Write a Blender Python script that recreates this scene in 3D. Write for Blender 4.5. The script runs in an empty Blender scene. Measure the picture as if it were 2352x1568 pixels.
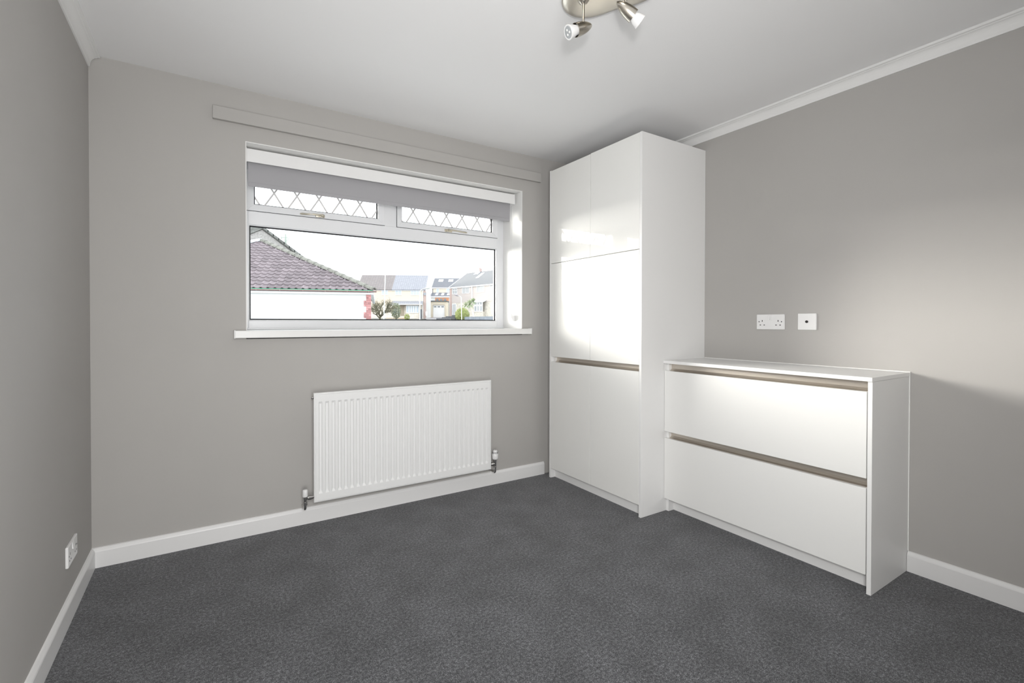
import bpy, bmesh, math, random
from mathutils import Vector, Matrix

random.seed(7)
S = bpy.context.scene
COL = S.collection
H = 2.30            # ceiling height
W = 3.0792          # right wall
YB = -3.05          # wall behind the camera

# ------------------------------------------------------------------ camera
YAW, PITCH, ROLL = 0.5705, -0.0097, 0.0014
F_PX = 1097.92
def cam_axes():
    cy, sy = math.cos(YAW), math.sin(YAW)
    f = Vector((sy, cy, 0)); r = Vector((cy, -sy, 0)); up = Vector((0, 0, 1))
    f2 = f*math.cos(PITCH) + up*math.sin(PITCH); u2 = up*math.cos(PITCH) - f*math.sin(PITCH)
    r3 = r*math.cos(ROLL) + u2*math.sin(ROLL); u3 = u2*math.cos(ROLL) - r*math.sin(ROLL)
    return r3, u3, f2
cd = bpy.data.cameras.new('camera'); cam = bpy.data.objects.new('camera', cd); COL.objects.link(cam)
r_, u_, f_ = cam_axes()
m = Matrix((r_, u_, -f_)).transposed().to_4x4(); m.translation = Vector((0.4342, -2.8215, 1.1065))
cam.matrix_world = m
cd.sensor_width = 36; cd.lens = 36*F_PX/2352; cd.shift_y = -32.7/2352
cd.clip_start = 0.02; cd.clip_end = 1500
S.camera = cam

# ------------------------------------------------------------------ light
w = bpy.data.worlds.new('overcast_sky'); S.world = w; w.use_nodes = True
def build_sky(base=3.0, glow=100.0, az=-35, el=3, k=45):
    """white overcast sky that brightens smoothly round a low sun behind the haze"""
    nt = w.node_tree; bg = nt.nodes['Background']
    az, el = math.radians(az), math.radians(el)          # azimuth from +y towards +x
    d = (math.sin(az)*math.cos(el), math.cos(az)*math.cos(el), math.sin(el))
    tc = nt.nodes.new('ShaderNodeTexCoord'); dt = nt.nodes.new('ShaderNodeVectorMath'); dt.operation = 'DOT_PRODUCT'
    nm = nt.nodes.new('ShaderNodeVectorMath'); nm.operation = 'NORMALIZE'
    nt.links.new(tc.outputs['Generated'], nm.inputs[0]); nt.links.new(nm.outputs[0], dt.inputs[0]); dt.inputs[1].default_value = d
    mx = nt.nodes.new('ShaderNodeMath'); mx.operation = 'MAXIMUM'; mx.inputs[1].default_value = 0.0
    nt.links.new(dt.outputs['Value'], mx.inputs[0])
    pw = nt.nodes.new('ShaderNodeMath'); pw.operation = 'POWER'; pw.inputs[1].default_value = k; nt.links.new(mx.outputs[0], pw.inputs[0])
    sc = nt.nodes.new('ShaderNodeVectorMath'); sc.operation = 'SCALE'; sc.inputs[0].default_value = (1.0*glow, 0.945*glow, 0.87*glow)
    nt.links.new(pw.outputs[0], sc.inputs['Scale'])
    ad = nt.nodes.new('ShaderNodeVectorMath'); ad.operation = 'ADD'; ad.inputs[1].default_value = (0.90*base, 0.955*base, 1.0*base)
    nt.links.new(sc.outputs[0], ad.inputs[0]); nt.links.new(ad.outputs[0], bg.inputs[0]); bg.inputs[1].default_value = 1.0
build_sky()
def add_doorway_fill():  # soft fill lamp added in the doorway behind the camera
    l = bpy.data.lights.new('doorway_fill', 'AREA'); l.shape = 'RECTANGLE'; l.size = 0.78; l.size_y = 1.9
    l.energy = 44; l.color = (1.0, 0.99, 0.975)
    o = bpy.data.objects.new('doorway_fill', l); COL.objects.link(o)
    o.location = (0.50, YB-0.06, 1.0); o.rotation_euler = (math.radians(90), 0, 0)
add_doorway_fill()
def add_camera_flash():
    """the photographer's flash above the camera, tilted up at the far end of the ceiling"""
    l = bpy.data.lights.new('camera_flash', 'SPOT'); l.energy = 72; l.shadow_soft_size = 0.07; l.color = (1.0, 0.99, 0.98)
    l.spot_size = math.radians(116); l.spot_blend = 1.0
    o = bpy.data.objects.new('camera_flash', l); COL.objects.link(o); o.location = (0.44, -2.93, 1.36)
    o.rotation_euler = (Vector((2.3, -1.0, 1.30))-o.location).to_track_quat('-Z', 'Y').to_euler()
add_camera_flash()
S.view_settings.view_transform = 'Standard'; S.view_settings.look = 'None'
S.view_settings.exposure = 0.09; S.view_settings.gamma = 1.0; S.view_settings.use_curve_mapping = False

# ------------------------------------------------------------------ materials
def lin(c):
    return tuple(((x/255)/12.92 if x/255 <= 0.04045 else ((x/255+0.055)/1.055)**2.4) for x in c)
def mat(name, col, rough=0.5, metal=0.0, spec=0.5, bump=0.0, bscale=200, var=0.0, vscale=5, coat=0.0, rnd=0.0, aniso=0.0):
    m = bpy.data.materials.new(name); m.use_nodes = True
    nt = m.node_tree; b = nt.nodes['Principled BSDF']
    b.inputs['Base Color'].default_value = (*col, 1); b.inputs['Roughness'].default_value = rough
    b.inputs['Metallic'].default_value = metal; b.inputs['Specular IOR Level'].default_value = spec
    if coat: b.inputs['Coat Weight'].default_value = coat; b.inputs['Coat Roughness'].default_value = 0.03
    tc = nt.nodes.new('ShaderNodeTexCoord')
    last = None
    if var:
        n = nt.nodes.new('ShaderNodeTexNoise'); n.inputs['Scale'].default_value = vscale; n.inputs['Detail'].default_value = 4
        nt.links.new(tc.outputs['Object'], n.inputs['Vector'])
        mp = nt.nodes.new('ShaderNodeMapRange'); mp.inputs[1].default_value = 0.3; mp.inputs[2].default_value = 0.7
        mp.inputs[3].default_value = 1-var; mp.inputs[4].default_value = 1+var
        nt.links.new(n.outputs['Fac'], mp.inputs[0])
        last = mp.outputs[0]
    if rnd:
        oi = nt.nodes.new('ShaderNodeObjectInfo')
        mp = nt.nodes.new('ShaderNodeMapRange'); mp.inputs[3].default_value = 1-rnd; mp.inputs[4].default_value = 1+rnd
        nt.links.new(oi.outputs['Random'], mp.inputs[0])
        if last is None: last = mp.outputs[0]
        else:
            mu = nt.nodes.new('ShaderNodeMath'); mu.operation = 'MULTIPLY'
            nt.links.new(last, mu.inputs[0]); nt.links.new(mp.outputs[0], mu.inputs[1]); last = mu.outputs[0]
    if last is not None:
        hs = nt.nodes.new('ShaderNodeHueSaturation'); hs.inputs['Color'].default_value = (*col, 1)
        nt.links.new(last, hs.inputs['Value']); nt.links.new(hs.outputs[0], b.inputs['Base Color'])
    if bump:
        n = nt.nodes.new('ShaderNodeTexNoise'); n.inputs['Scale'].default_value = bscale; n.inputs['Detail'].default_value = 3
        nt.links.new(tc.outputs['Object'], n.inputs['Vector'])
        bp = nt.nodes.new('ShaderNodeBump'); bp.inputs['Strength'].default_value = bump; bp.inputs['Distance'].default_value = 0.002
        nt.links.new(n.outputs['Fac'], bp.inputs['Height']); nt.links.new(bp.outputs[0], b.inputs['Normal'])
        if coat: nt.links.new(bp.outputs[0], b.inputs['Coat Normal'])
    return m
def brickmat(name, c1, c2, mortar, bw, bh, ms=0.02, rough=0.85, offset=0.5):
    """procedural courses for far surfaces; uses object coords mapped along the facade (x along, z up)"""
    m = bpy.data.materials.new(name); m.use_nodes = True
    nt = m.node_tree; b = nt.nodes['Principled BSDF']; b.inputs['Roughness'].default_value = rough
    uv = nt.nodes.new('ShaderNodeUVMap')
    br = nt.nodes.new('ShaderNodeTexBrick'); br.offset = offset
    br.inputs['Color1'].default_value = (*c1, 1); br.inputs['Color2'].default_value = (*c2, 1); br.inputs['Mortar'].default_value = (*mortar, 1)
    br.inputs['Scale'].default_value = 1; br.inputs['Mortar Size'].default_value = ms
    br.inputs['Brick Width'].default_value = bw; br.inputs['Row Height'].default_value = bh
    nt.links.new(uv.outputs[0], br.inputs['Vector']); nt.links.new(br.outputs['Color'], b.inputs['Base Color'])
    return m
def carpet_mat():
    m = bpy.data.materials.new('grey_carpet'); m.use_nodes = True
    nt = m.node_tree; b = nt.nodes['Principled BSDF']; b.inputs['Roughness'].default_value = 0.95
    b.inputs['Specular IOR Level'].default_value = 0.1
    b.inputs['Sheen Weight'].default_value = 0.25; b.inputs['Sheen Roughness'].default_value = 0.5
    tc = nt.nodes.new('ShaderNodeTexCoord')
    def noise(sc, det, rough=0.6):
        n = nt.nodes.new('ShaderNodeTexNoise'); n.inputs['Scale'].default_value = sc; n.inputs['Detail'].default_value = det
        n.inputs['Roughness'].default_value = rough
        nt.links.new(tc.outputs['Object'], n.inputs['Vector']); return n
    n1 = noise(300, 3, 0.8); n2 = noise(5.5, 5, 0.6)
    cr = nt.nodes.new('ShaderNodeValToRGB')
    e = cr.color_ramp.elements; e[0].position = 0.40; e[0].color = (*lin((38, 39, 42)), 1); e[1].position = 0.62; e[1].color = (*lin((140, 141, 145)), 1)
    k = cr.color_ramp.elements.new(0.5); k.color = (*lin((77, 78, 81)), 1)
    n4 = noise(95, 3, 0.7)
    av = nt.nodes.new('ShaderNodeMix'); av.data_type = 'FLOAT'; av.inputs[0].default_value = 0.36
    nt.links.new(n1.outputs['Fac'], av.inputs[2]); nt.links.new(n4.outputs['Fac'], av.inputs[3]); nt.links.new(av.outputs[0], cr.inputs[0])
    mp = nt.nodes.new('ShaderNodeMapRange'); mp.inputs[1].default_value = 0.35; mp.inputs[2].default_value = 0.65
    mp.inputs[3].default_value = 0.78; mp.inputs[4].default_value = 1.12
    nt.links.new(n2.outputs['Fac'], mp.inputs[0])
    hs = nt.nodes.new('ShaderNodeHueSaturation'); nt.links.new(cr.outputs[0], hs.inputs['Color']); nt.links.new(mp.outputs[0], hs.inputs['Value'])
    nt.links.new(hs.outputs[0], b.inputs['Base Color'])
    bp = nt.nodes.new('ShaderNodeBump'); bp.inputs['Strength'].default_value = 0.5; bp.inputs['Distance'].default_value = 0.003
    n3 = noise(260, 3, 0.7)
    nt.links.new(n3.outputs['Fac'], bp.inputs['Height']); nt.links.new(bp.outputs[0], b.inputs['Normal'])
    return m
def glass_mat(name, tint=(1, 1, 1), refl=0.08):
    m = bpy.data.materials.new(name); m.use_nodes = True
    nt = m.node_tree; nt.nodes.clear()
    out = nt.nodes.new('ShaderNodeOutputMaterial'); mx = nt.nodes.new('ShaderNodeMixShader')
    t = nt.nodes.new('ShaderNodeBsdfTransparent'); t.inputs[0].default_value = (*tint, 1)
    g = nt.nodes.new('ShaderNodeBsdfGlossy'); g.inputs['Roughness'].default_value = 0.02
    fr = nt.nodes.new('ShaderNodeFresnel'); fr.inputs[0].default_value = 1.25
    nt.links.new(fr.outputs[0], mx.inputs[0]); nt.links.new(t.outputs[0], mx.inputs[1]); nt.links.new(g.outputs[0], mx.inputs[2])
    nt.links.new(mx.outputs[0], out.inputs[0])
    return m

M = {}
M['wall'] = mat('warm_grey_emulsion', (0.44, 0.428, 0.413), 0.75, spec=0.25, bump=0.06, bscale=260, var=0.012, vscale=3)
M['ceiling'] = mat('white_ceiling_emulsion', (0.85, 0.85, 0.855), 0.8, spec=0.2, bump=0.05, bscale=200)
M['gloss_trim'] = mat('white_satin_paint', (0.80, 0.80, 0.80), 0.35, spec=0.4, bump=0.05, bscale=60)
M['cove'] = mat('white_coving_paint', (0.80, 0.80, 0.795), 0.7, spec=0.3, bump=0.05, bscale=90)
M['reveal'] = mat('white_reveal_paint', (0.82, 0.82, 0.81), 0.6, spec=0.3)
M['upvc'] = mat('white_upvc', (0.80, 0.81, 0.83), 0.28, spec=0.45)
M['gasket'] = mat('black_rubber_gasket', (0.015, 0.015, 0.018), 0.6)
M['sillboard'] = mat('white_sill_board', (0.80, 0.80, 0.79), 0.35)
M['glass'] = glass_mat('window_glass', (0.97, 0.98, 0.98))
M['lead'] = mat('lead_strip', (0.68, 0.665, 0.665), 0.5)  # lightened to paint in glare from the window behind
M['brass'] = mat('pale_brass', (0.68, 0.63, 0.52), 0.28, metal=1.0)
M['fabric'] = mat('grey_blackout_fabric', (0.385, 0.382, 0.40), 0.85, spec=0.15, bump=0.15, bscale=900)
M['white_plastic'] = mat('white_plastic', (0.82, 0.82, 0.82), 0.32)
M['clear_bead'] = mat('white_bead_chain', (0.80, 0.80, 0.79), 0.35)
M['rad'] = mat('white_radiator_enamel', (0.82, 0.825, 0.825), 0.33)
M['chrome'] = mat('chrome', (0.62, 0.61, 0.60), 0.14, metal=1.0)
M['gloss'] = mat('white_gloss_lacquer', (0.84, 0.84, 0.82), 0.45, spec=0.0, bump=0.035, bscale=28, coat=0.32)
M['satin_front'] = mat('white_satin_lacquer', (0.85, 0.85, 0.835), 0.34, spec=0.45, coat=0.25)
M['melamine'] = mat('white_melamine', (0.84, 0.84, 0.835), 0.42, spec=0.4)
M['channel'] = mat('brushed_champagne_metal', (0.60, 0.55, 0.49), 0.36, metal=0.85)
M['nickel'] = mat('satin_nickel', (0.60, 0.565, 0.50), 0.26, metal=1.0, bump=0.02, bscale=80)
M['lampface'] = mat('lamp_front_glass', (0.55, 0.58, 0.60), 0.12, metal=0.3)
M['led'] = mat('led_chip', (0.9, 0.9, 0.88), 0.3)
M['black'] = mat('black_socket_hole', (0.02, 0.018, 0.018), 0.6)
M['caulk'] = mat('white_caulk', (0.84, 0.84, 0.82), 0.5)
M['carpet'] = carpet_mat()
# outside
M['render_white'] = mat('white_painted_render', (0.807, 0.807, 0.798), 0.9, spec=0.1, bump=0.3, bscale=40)
M['roughcast'] = mat('pebbledash_roughcast', (0.379, 0.359, 0.343), 0.95, spec=0.1, var=0.22, vscale=9, bump=0.6, bscale=30)
M['brick'] = mat('red_brick', (0.530, 0.258, 0.252), 0.9, spec=0.1, rnd=0.28, var=0.12, vscale=18)
M['pier_brick'] = mat('far_red_brick', (0.514, 0.388, 0.348), 0.9, spec=0.1, var=0.1, vscale=6)
M['gable_render'] = mat('off_white_gable_render', (0.695, 0.695, 0.681), 0.9, spec=0.1)
M['chimney_brick'] = mat('pale_pink_chimney_brick', (0.490, 0.381, 0.354), 0.9, spec=0.1)
M['mortar'] = mat('lime_mortar', (0.588, 0.466, 0.452), 0.95, spec=0.1)
M['tile'] = mat('mauve_concrete_tile', (0.199, 0.166, 0.174), 0.85, spec=0.2, rnd=0.20, var=0.13, vscale=9)
M['hip'] = mat('lichened_hip_tile', (0.218, 0.212, 0.187), 0.9, spec=0.1, rnd=0.15, var=0.3, vscale=12)
M['hip_glint_flashing'] = mat('pale_flashing_hip_glint', (0.527, 0.564, 0.619), 0.6, spec=0.3)
M['gutter'] = mat('brown_gutter_plastic', (0.320, 0.214, 0.201), 0.5)
M['green'] = mat('green_eaves_strip', (0.092, 0.517, 0.299), 0.6)
M['fascia'] = mat('white_fascia', (0.850, 0.850, 0.850), 0.5)
M['soffit'] = mat('grey_soffit', (0.262, 0.255, 0.262), 0.7)
M['verge'] = mat('weathered_verge_tile', (0.204, 0.204, 0.190), 0.9, spec=0.1, var=0.3, vscale=4)
M['cream'] = mat('cream_render', (0.678, 0.612, 0.514), 0.9, spec=0.1)
M['tan'] = mat('tan_render', (0.759, 0.625, 0.516), 0.9, spec=0.1)
M['stone'] = mat('pale_stone_cladding', (0.790, 0.702, 0.606), 0.95, spec=0.1, var=0.18, vscale=3)
M['sunny_stone'] = mat('sunlit_stone_cladding', (0.634, 0.577, 0.502), 0.95, spec=0.1, var=0.18, vscale=3)
M['pinkbrick'] = brickmat('pale_pink_brick', (0.495, 0.425, 0.391), (0.527, 0.451, 0.413), (0.542, 0.498, 0.473), 0.45, 0.15)
M['roof_brown'] = brickmat('brown_roof_tiles', (0.217, 0.186, 0.177), (0.243, 0.212, 0.203), (0.177, 0.159, 0.159), 0.45, 0.34, 0.03, offset=0.0)
M['roof_slate'] = brickmat('blue_slate_roof_tiles', (0.285, 0.282, 0.305), (0.323, 0.320, 0.341), (0.230, 0.228, 0.252), 0.36, 0.34, 0.035, offset=0.0)
M['roof_grey'] = brickmat('grey_roof_tiles', (0.152, 0.152, 0.162), (0.170, 0.170, 0.170), (0.134, 0.134, 0.138), 0.40, 0.34, 0.03)
M['roof_dark'] = brickmat('dark_roof_tiles', (0.155, 0.155, 0.173), (0.173, 0.173, 0.186), (0.133, 0.133, 0.146), 0.40, 0.34, 0.03)
M['far_glass'] = mat('far_window_glass', (0.539, 0.595, 0.649), 0.25, spec=0.5)
M['dark_glass'] = mat('dark_window_glass', (0.235, 0.262, 0.282), 0.25, spec=0.5)
M['far_white'] = mat('white_frame_plastic', (0.795, 0.795, 0.804), 0.5)
M['pale_door'] = mat('pale_blue_grey_door', (0.850, 0.850, 0.850), 0.5)
M['orange_wood'] = mat('orange_stained_wood', (0.598, 0.272, 0.143), 0.6)
M['gate_wood'] = mat('red_brown_gate_wood', (0.323, 0.146, 0.092), 0.7, var=0.1, vscale=4)
M['fence_grey'] = mat('blue_grey_fence_wood', (0.262, 0.286, 0.323), 0.8, var=0.1, vscale=3, rnd=0.08)
M['dark_grey'] = mat('dark_grey_felt', (0.112, 0.119, 0.129), 0.8)
M['stone_dark'] = mat('dark_stone_wall', (0.143, 0.143, 0.150), 0.9, var=0.25, vscale=5)
M['orange_stone'] = mat('orange_brick_wall', (0.564, 0.364, 0.201), 0.9, var=0.2, vscale=4)
M['post_white'] = mat('white_painted_post', (0.612, 0.626, 0.612), 0.5)
M['post_grey'] = mat('grey_lamp_arm', (0.36, 0.33, 0.34), 0.5)
M['bark'] = mat('grey_green_bark', (0.112, 0.105, 0.068), 0.9, var=0.2, vscale=10)
M['leaf_tan'] = mat('tan_green_buds', (0.255, 0.231, 0.153), 0.8, rnd=0.1)
M['leaf_dark'] = mat('dark_green_leaves', (0.194, 0.211, 0.126), 0.8)
M['leaf_lime'] = mat('lime_green_leaves', (0.303, 0.337, 0.116), 0.8, var=0.3, vscale=4)
M['leaf_palm'] = mat('pale_green_blades', (0.4, 0.46, 0.29), 0.8)
M['ground'] = mat('grass_and_tarmac_ground', (0.156, 0.156, 0.143), 0.95, spec=0.1, var=0.2, vscale=0.2)
M['bounce_pale'] = mat('pale_bounce_ground', (0.74, 0.73, 0.71), 0.95, spec=0.1, var=0.05, vscale=1.5)  # unseen pale ground, added to bounce light up to the ceiling
M['drive'] = mat('grey_driveway', (0.269, 0.255, 0.255), 0.95, spec=0.1)

# ------------------------------------------------------------------ mesh building
POS = {}
class MB:
    def __init__(s): s.v = []; s.f = []; s.uv = {}
    def poly(s, pts):
        i = len(s.v); s.v += [tuple(p) for p in pts]; s.f.append(tuple(range(i, i+len(pts)))); return s
    def uvpoly(s, pts, uvs):
        s.uv[len(s.f)] = uvs; return s.poly(pts)
    def box(s, x0, x1, y0, y1, z0, z1):
        x0, x1 = min(x0, x1), max(x0, x1); y0, y1 = min(y0, y1), max(y0, y1); z0, z1 = min(z0, z1), max(z0, z1)
        return s.hexa([(x0,y0,z0),(x1,y0,z0),(x1,y1,z0),(x0,y1,z0),(x0,y0,z1),(x1,y0,z1),(x1,y1,z1),(x0,y1,z1)])
    def hexa(s, p):
        i = len(s.v); s.v += [tuple(q) for q in p]
        for q in ((0,3,2,1),(4,5,6,7),(0,1,5,4),(1,2,6,5),(2,3,7,6),(3,0,4,7)): s.f.append(tuple(i+k for k in q))
        return s
    def obox(s, c, ax, ay, az, hx, hy, hz):
        c = Vector(c); ax, ay, az = Vector(ax).normalized()*hx, Vector(ay).normalized()*hy, Vector(az).normalized()*hz
        P = [c+ax*a+ay*b+az*d for d in (-1,1) for a, b in ((-1,-1),(1,-1),(1,1),(-1,1))]
        return s.hexa(P)
    def prism(s, prof, axis_pts):
        """sweep a closed profile: axis_pts = function(p) -> 3d start, 3d end for each profile point"""
        n = len(prof); i = len(s.v)
        A = [axis_pts(p)[0] for p in prof]; B = [axis_pts(p)[1] for p in prof]
        s.v += [tuple(a) for a in A]+[tuple(b) for b in B]
        for k in range(n): s.f.append((i+k, i+(k+1)%n, i+n+(k+1)%n, i+n+k))
        s.f.append(tuple(i+k for k in range(n))[::-1]); s.f.append(tuple(i+n+k for k in range(n)))
        return s
    def tube(s, pts, r, n=10, caps=True):
        pts = [Vector(p) for p in pts]; rs = r if isinstance(r, (list, tuple)) else [r]*len(pts)
        i = len(s.v); prev = None
        for k, p in enumerate(pts):
            t = (pts[min(k+1, len(pts)-1)]-pts[max(k-1, 0)]).normalized()
            a = (prev - t*prev.dot(t)).normalized() if prev is not None and (prev - t*prev.dot(t)).length > 1e-4 else t.orthogonal().normalized()
            prev = a; b = t.cross(a)
            for j in range(n):
                th = 2*math.pi*j/n; s.v.append(tuple(p+(a*math.cos(th)+b*math.sin(th))*rs[k]))
        for k in range(len(pts)-1):
            for j in range(n): s.f.append((i+k*n+j, i+k*n+(j+1)%n, i+(k+1)*n+(j+1)%n, i+(k+1)*n+j))
        if caps:
            s.f.append(tuple(i+j for j in range(n))[::-1]); e = i+(len(pts)-1)*n; s.f.append(tuple(e+j for j in range(n)))
        return s
    def lathe(s, prof, o, axis, n=24, caps=True):
        """prof: list of (t along axis, r)"""
        o = Vector(o); ax = Vector(axis).normalized()
        return s.tubep([o+ax*t for t, r in prof], [max(r, 1e-4) for t, r in prof], ax, n, caps)
    def tubep(s, pts, rs, ax, n, caps):
        a = ax.orthogonal().normalized(); b = ax.cross(a); i = len(s.v)
        for p, r in zip(pts, rs):
            for j in range(n):
                th = 2*math.pi*j/n; s.v.append(tuple(p+(a*math.cos(th)+b*math.sin(th))*r))
        for k in range(len(pts)-1):
            for j in range(n): s.f.append((i+k*n+j, i+k*n+(j+1)%n, i+(k+1)*n+(j+1)%n, i+(k+1)*n+j))
        if caps:
            s.f.append(tuple(i+j for j in range(n))[::-1]); e = i+(len(pts)-1)*n; s.f.append(tuple(e+j for j in range(n)))
        return s
    def ball(s, c, r, sub=1, sq=(1,1,1)):
        bm = bmesh.new(); bmesh.ops.create_icosphere(bm, subdivisions=sub, radius=r)
        i = len(s.v); bm.verts.index_update()
        s.v += [(c[0]+v.co.x*sq[0], c[1]+v.co.y*sq[1], c[2]+v.co.z*sq[2]) for v in bm.verts]
        s.f += [tuple(i+v.index for v in f.verts) for f in bm.faces]; bm.free(); return s
    def mesh(s, name, off=(0,0,0), bevel=0, seg=2, smooth=False, angle=35):
        me = bpy.data.meshes.new(name)
        me.from_pydata([(x-off[0], y-off[1], z-off[2]) for x, y, z in s.v], [], s.f)
        if s.uv:
            L = me.uv_layers.new(name='uv')
            for k, p in enumerate(me.polygons):
                if k in s.uv:
                    for li, uv in zip(p.loop_indices, s.uv[k]): L.data[li].uv = uv
        bm = bmesh.new(); bm.from_mesh(me)
        bmesh.ops.recalc_face_normals(bm, faces=bm.faces)
        if bevel:
            es = [e for e in bm.edges if len(e.link_faces) == 2 and e.calc_face_angle(0) > 0.6]
            bmesh.ops.bevel(bm, geom=es, offset=bevel, offset_type='OFFSET', segments=seg, profile=0.5, affect='EDGES', clamp_overlap=True)
        bm.to_mesh(me); bm.free()
        if smooth:
            for p in me.polygons: p.use_smooth = True
            me.set_sharp_from_angle(angle=math.radians(angle))
        me.update(); return me
    def build(s, name, mt, parent=None, kind=None, label=None, **k):
        off = POS.get(parent.name, (0,0,0)) if parent is not None else (0,0,0)
        me = s.mesh(name, off, **k); me.materials.append(mt)
        o = bpy.data.objects.new(name, me); COL.objects.link(o)
        POS[o.name] = off
        if parent is not None:
            o.parent = parent
            if parent.type == 'MESH' and parent.parent is None and parent.name in ORG:
                pass
        if kind: o['kind'] = kind
        if label: o['label'] = label
        return o
ORG = {}
def tag(o, label, cat, group=None, kind=None):
    o['label'] = label; o['category'] = cat
    if group: o['group'] = group
    if kind: o['kind'] = kind
    return o
def thing(name, label, cat, loc, group=None, kind=None):
    o = bpy.data.objects.new(name, None); COL.objects.link(o); o.location = loc; o.empty_display_size = 0.1
    POS[o.name] = tuple(loc); return tag(o, label, cat, group, kind)
def struct(mb, name, mt, label, cat, **k):
    o = mb.build(name, mt, kind='structure', **k); return tag(o, label, cat)

# ------------------------------------------------------------------ room shell
WX0, WX1, WZ0, WZ1 = 0.6158, 2.3257, 1.0645, 2.0347       # window opening
struct(MB().box(-0.1, W+0.1, YB-0.1, 0.3, -0.1, 0), 'floor', M['carpet'], 'dark grey speckled carpet covering the whole floor', 'floor')
struct(MB().box(-0.1, W+0.1, YB-0.1, 0.3, H, H+0.1), 'ceiling', M['ceiling'], 'plain white painted ceiling', 'ceiling')
lt = 0.004
mb = MB(); mb.box(-0.1, WX0-lt, 0, 0.31, 0, H); mb.box(WX1+lt, W+0.1, 0, 0.31, 0, H)
mb.box(WX0-lt, WX1+lt, 0, 0.31, 0, 1.02); mb.box(WX0-lt, WX1+lt, 0, 0.31, WZ1+lt, H)
struct(mb, 'wall_far', M['wall'], 'warm grey painted wall with the window in it', 'wall')
struct(MB().box(-0.1, 0, YB, 0, 0, H), 'wall_left', M['wall'], 'warm grey painted wall at the left with a low socket', 'wall')
struct(MB().box(W, W+0.1, YB, 0, 0, H), 'wall_right', M['wall'], 'warm grey painted wall behind the white cupboards', 'wall')
mb = MB(); mb.box(-0.1, 0.10, YB-0.1, YB, 0, H); mb.box(0.90, W+0.1, YB-0.1, YB, 0, H); mb.box(0.10, 0.90, YB-0.1, YB, 1.98, H)
struct(mb, 'wall_near', M['wall'], 'warm grey wall behind the camera with a doorway', 'wall')
# unseen hall box added beyond the doorway to keep sky light out
mb = MB(); mb.box(-0.4, 1.5, YB-1.4, YB-1.3, 0, H); mb.box(-0.5, -0.4, YB-1.4, YB-0.1, 0, H); mb.box(1.5, 1.6, YB-1.4, YB-0.1, 0, H)
mb.box(-0.5, 1.6, YB-1.4, YB-0.1, H, H+0.1); mb.box(-0.5, 1.6, YB-1.4, YB-0.1, -0.1, 0); mb.box(-0.5, -0.1, YB-0.1, YB, 0, H)
struct(mb, 'hall_light_block', M['wall'], 'unseen grey hall box added to block sky light at the doorway', 'wall')
# skirting
hs, ts = 0.089, 0.0135
def skirt_prof():
    return [(0, 0), (ts, 0), (ts, hs-0.017), (ts-0.0015, hs-0.012), (ts-0.0075, hs-0.002), (0, hs)]
struct(MB().prism(skirt_prof(), lambda p: ((0, -p[0], p[1]), (2.52, -p[0], p[1]))), 'baseboard_far', M['gloss_trim'], 'white skirting board under the window wall and radiator', 'skirting board')
struct(MB().prism(skirt_prof(), lambda p: ((p[0], -ts, p[1]), (p[0], YB, p[1]))), 'baseboard_left', M['gloss_trim'], 'white skirting board along the left wall', 'skirting board')
struct(MB().prism(skirt_prof(), lambda p: ((W-p[0], -1.987, p[1]), (W-p[0], YB, p[1]))), 'baseboard_right', M['gloss_trim'], 'white skirting board on the right wall past the drawer unit', 'skirting board')
# coving
ch, cw = 0.057, 0.042
def cove_prof():
    pr = [(0, H-ch), (0.006, H-ch), (0.0075, H-ch+0.005)]
    for k in range(1, 9):
        a = k/9*math.pi/2
        pr.append((0.0075+(cw-0.0185)*(1-math.cos(a)), H-ch+0.005+(ch-0.0195)*math.sin(a)))
    pr += [(cw-0.0110, H-0.0140), (cw-0.0095, H-0.0115), (cw-0.001, H-0.0100), (cw, H-0.0085), (cw, H), (0, H)]
    return pr
struct(MB().prism(cove_prof(), lambda p: ((p[0], -0.006, p[1]), (p[0], YB, p[1]))), 'trim_1', M['cove'], 'white coving between the ceiling and the left wall', 'coving')
struct(MB().prism(cove_prof(), lambda p: ((W-p[0], 0, p[1]), (W-p[0], YB, p[1]))), 'trim_2', M['cove'], 'white coving between the ceiling and the right wall', 'coving')
struct(MB().box(0.469, 2.4815, -0.022, 0, 2.119, 2.1835), 'trim_3', M['wall'], 'long grey painted batten fixed above the window', 'batten', bevel=0.002)

# ------------------------------------------------------------------ window
win = thing('window_1', 'wide white window with two leaded top lights and a deep reveal', 'window', (1.47, 0.27, WZ0), kind='structure')
rv = MB()
rv.box(WX0-lt, WX0, 0.0, 0.31, WZ0-0.02, WZ1); rv.box(WX1, WX1+lt, 0.0, 0.31, WZ0-0.02, WZ1); rv.box(WX0-lt, WX1+lt, 0.0, 0.31, WZ1, WZ1+lt)
rv.build('reveal', M['reveal'], win)
sb = MB().box(0.5605, 2.382, -0.042, 0.0, 1.0255, 1.0640).box(WX0-lt, WX1+lt, 0.0, 0.30, 1.0255, 1.0640)
sill = sb.build('window_sill', M['sillboard'], win, bevel=0.003)
for xx in (0.556, 2.3795):
    MB().box(xx, xx+0.0065, -0.0445, 0.0, 1.0235, 1.0665).build('end_cap', M['white_plastic'], sill, bevel=0.0025)
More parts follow.
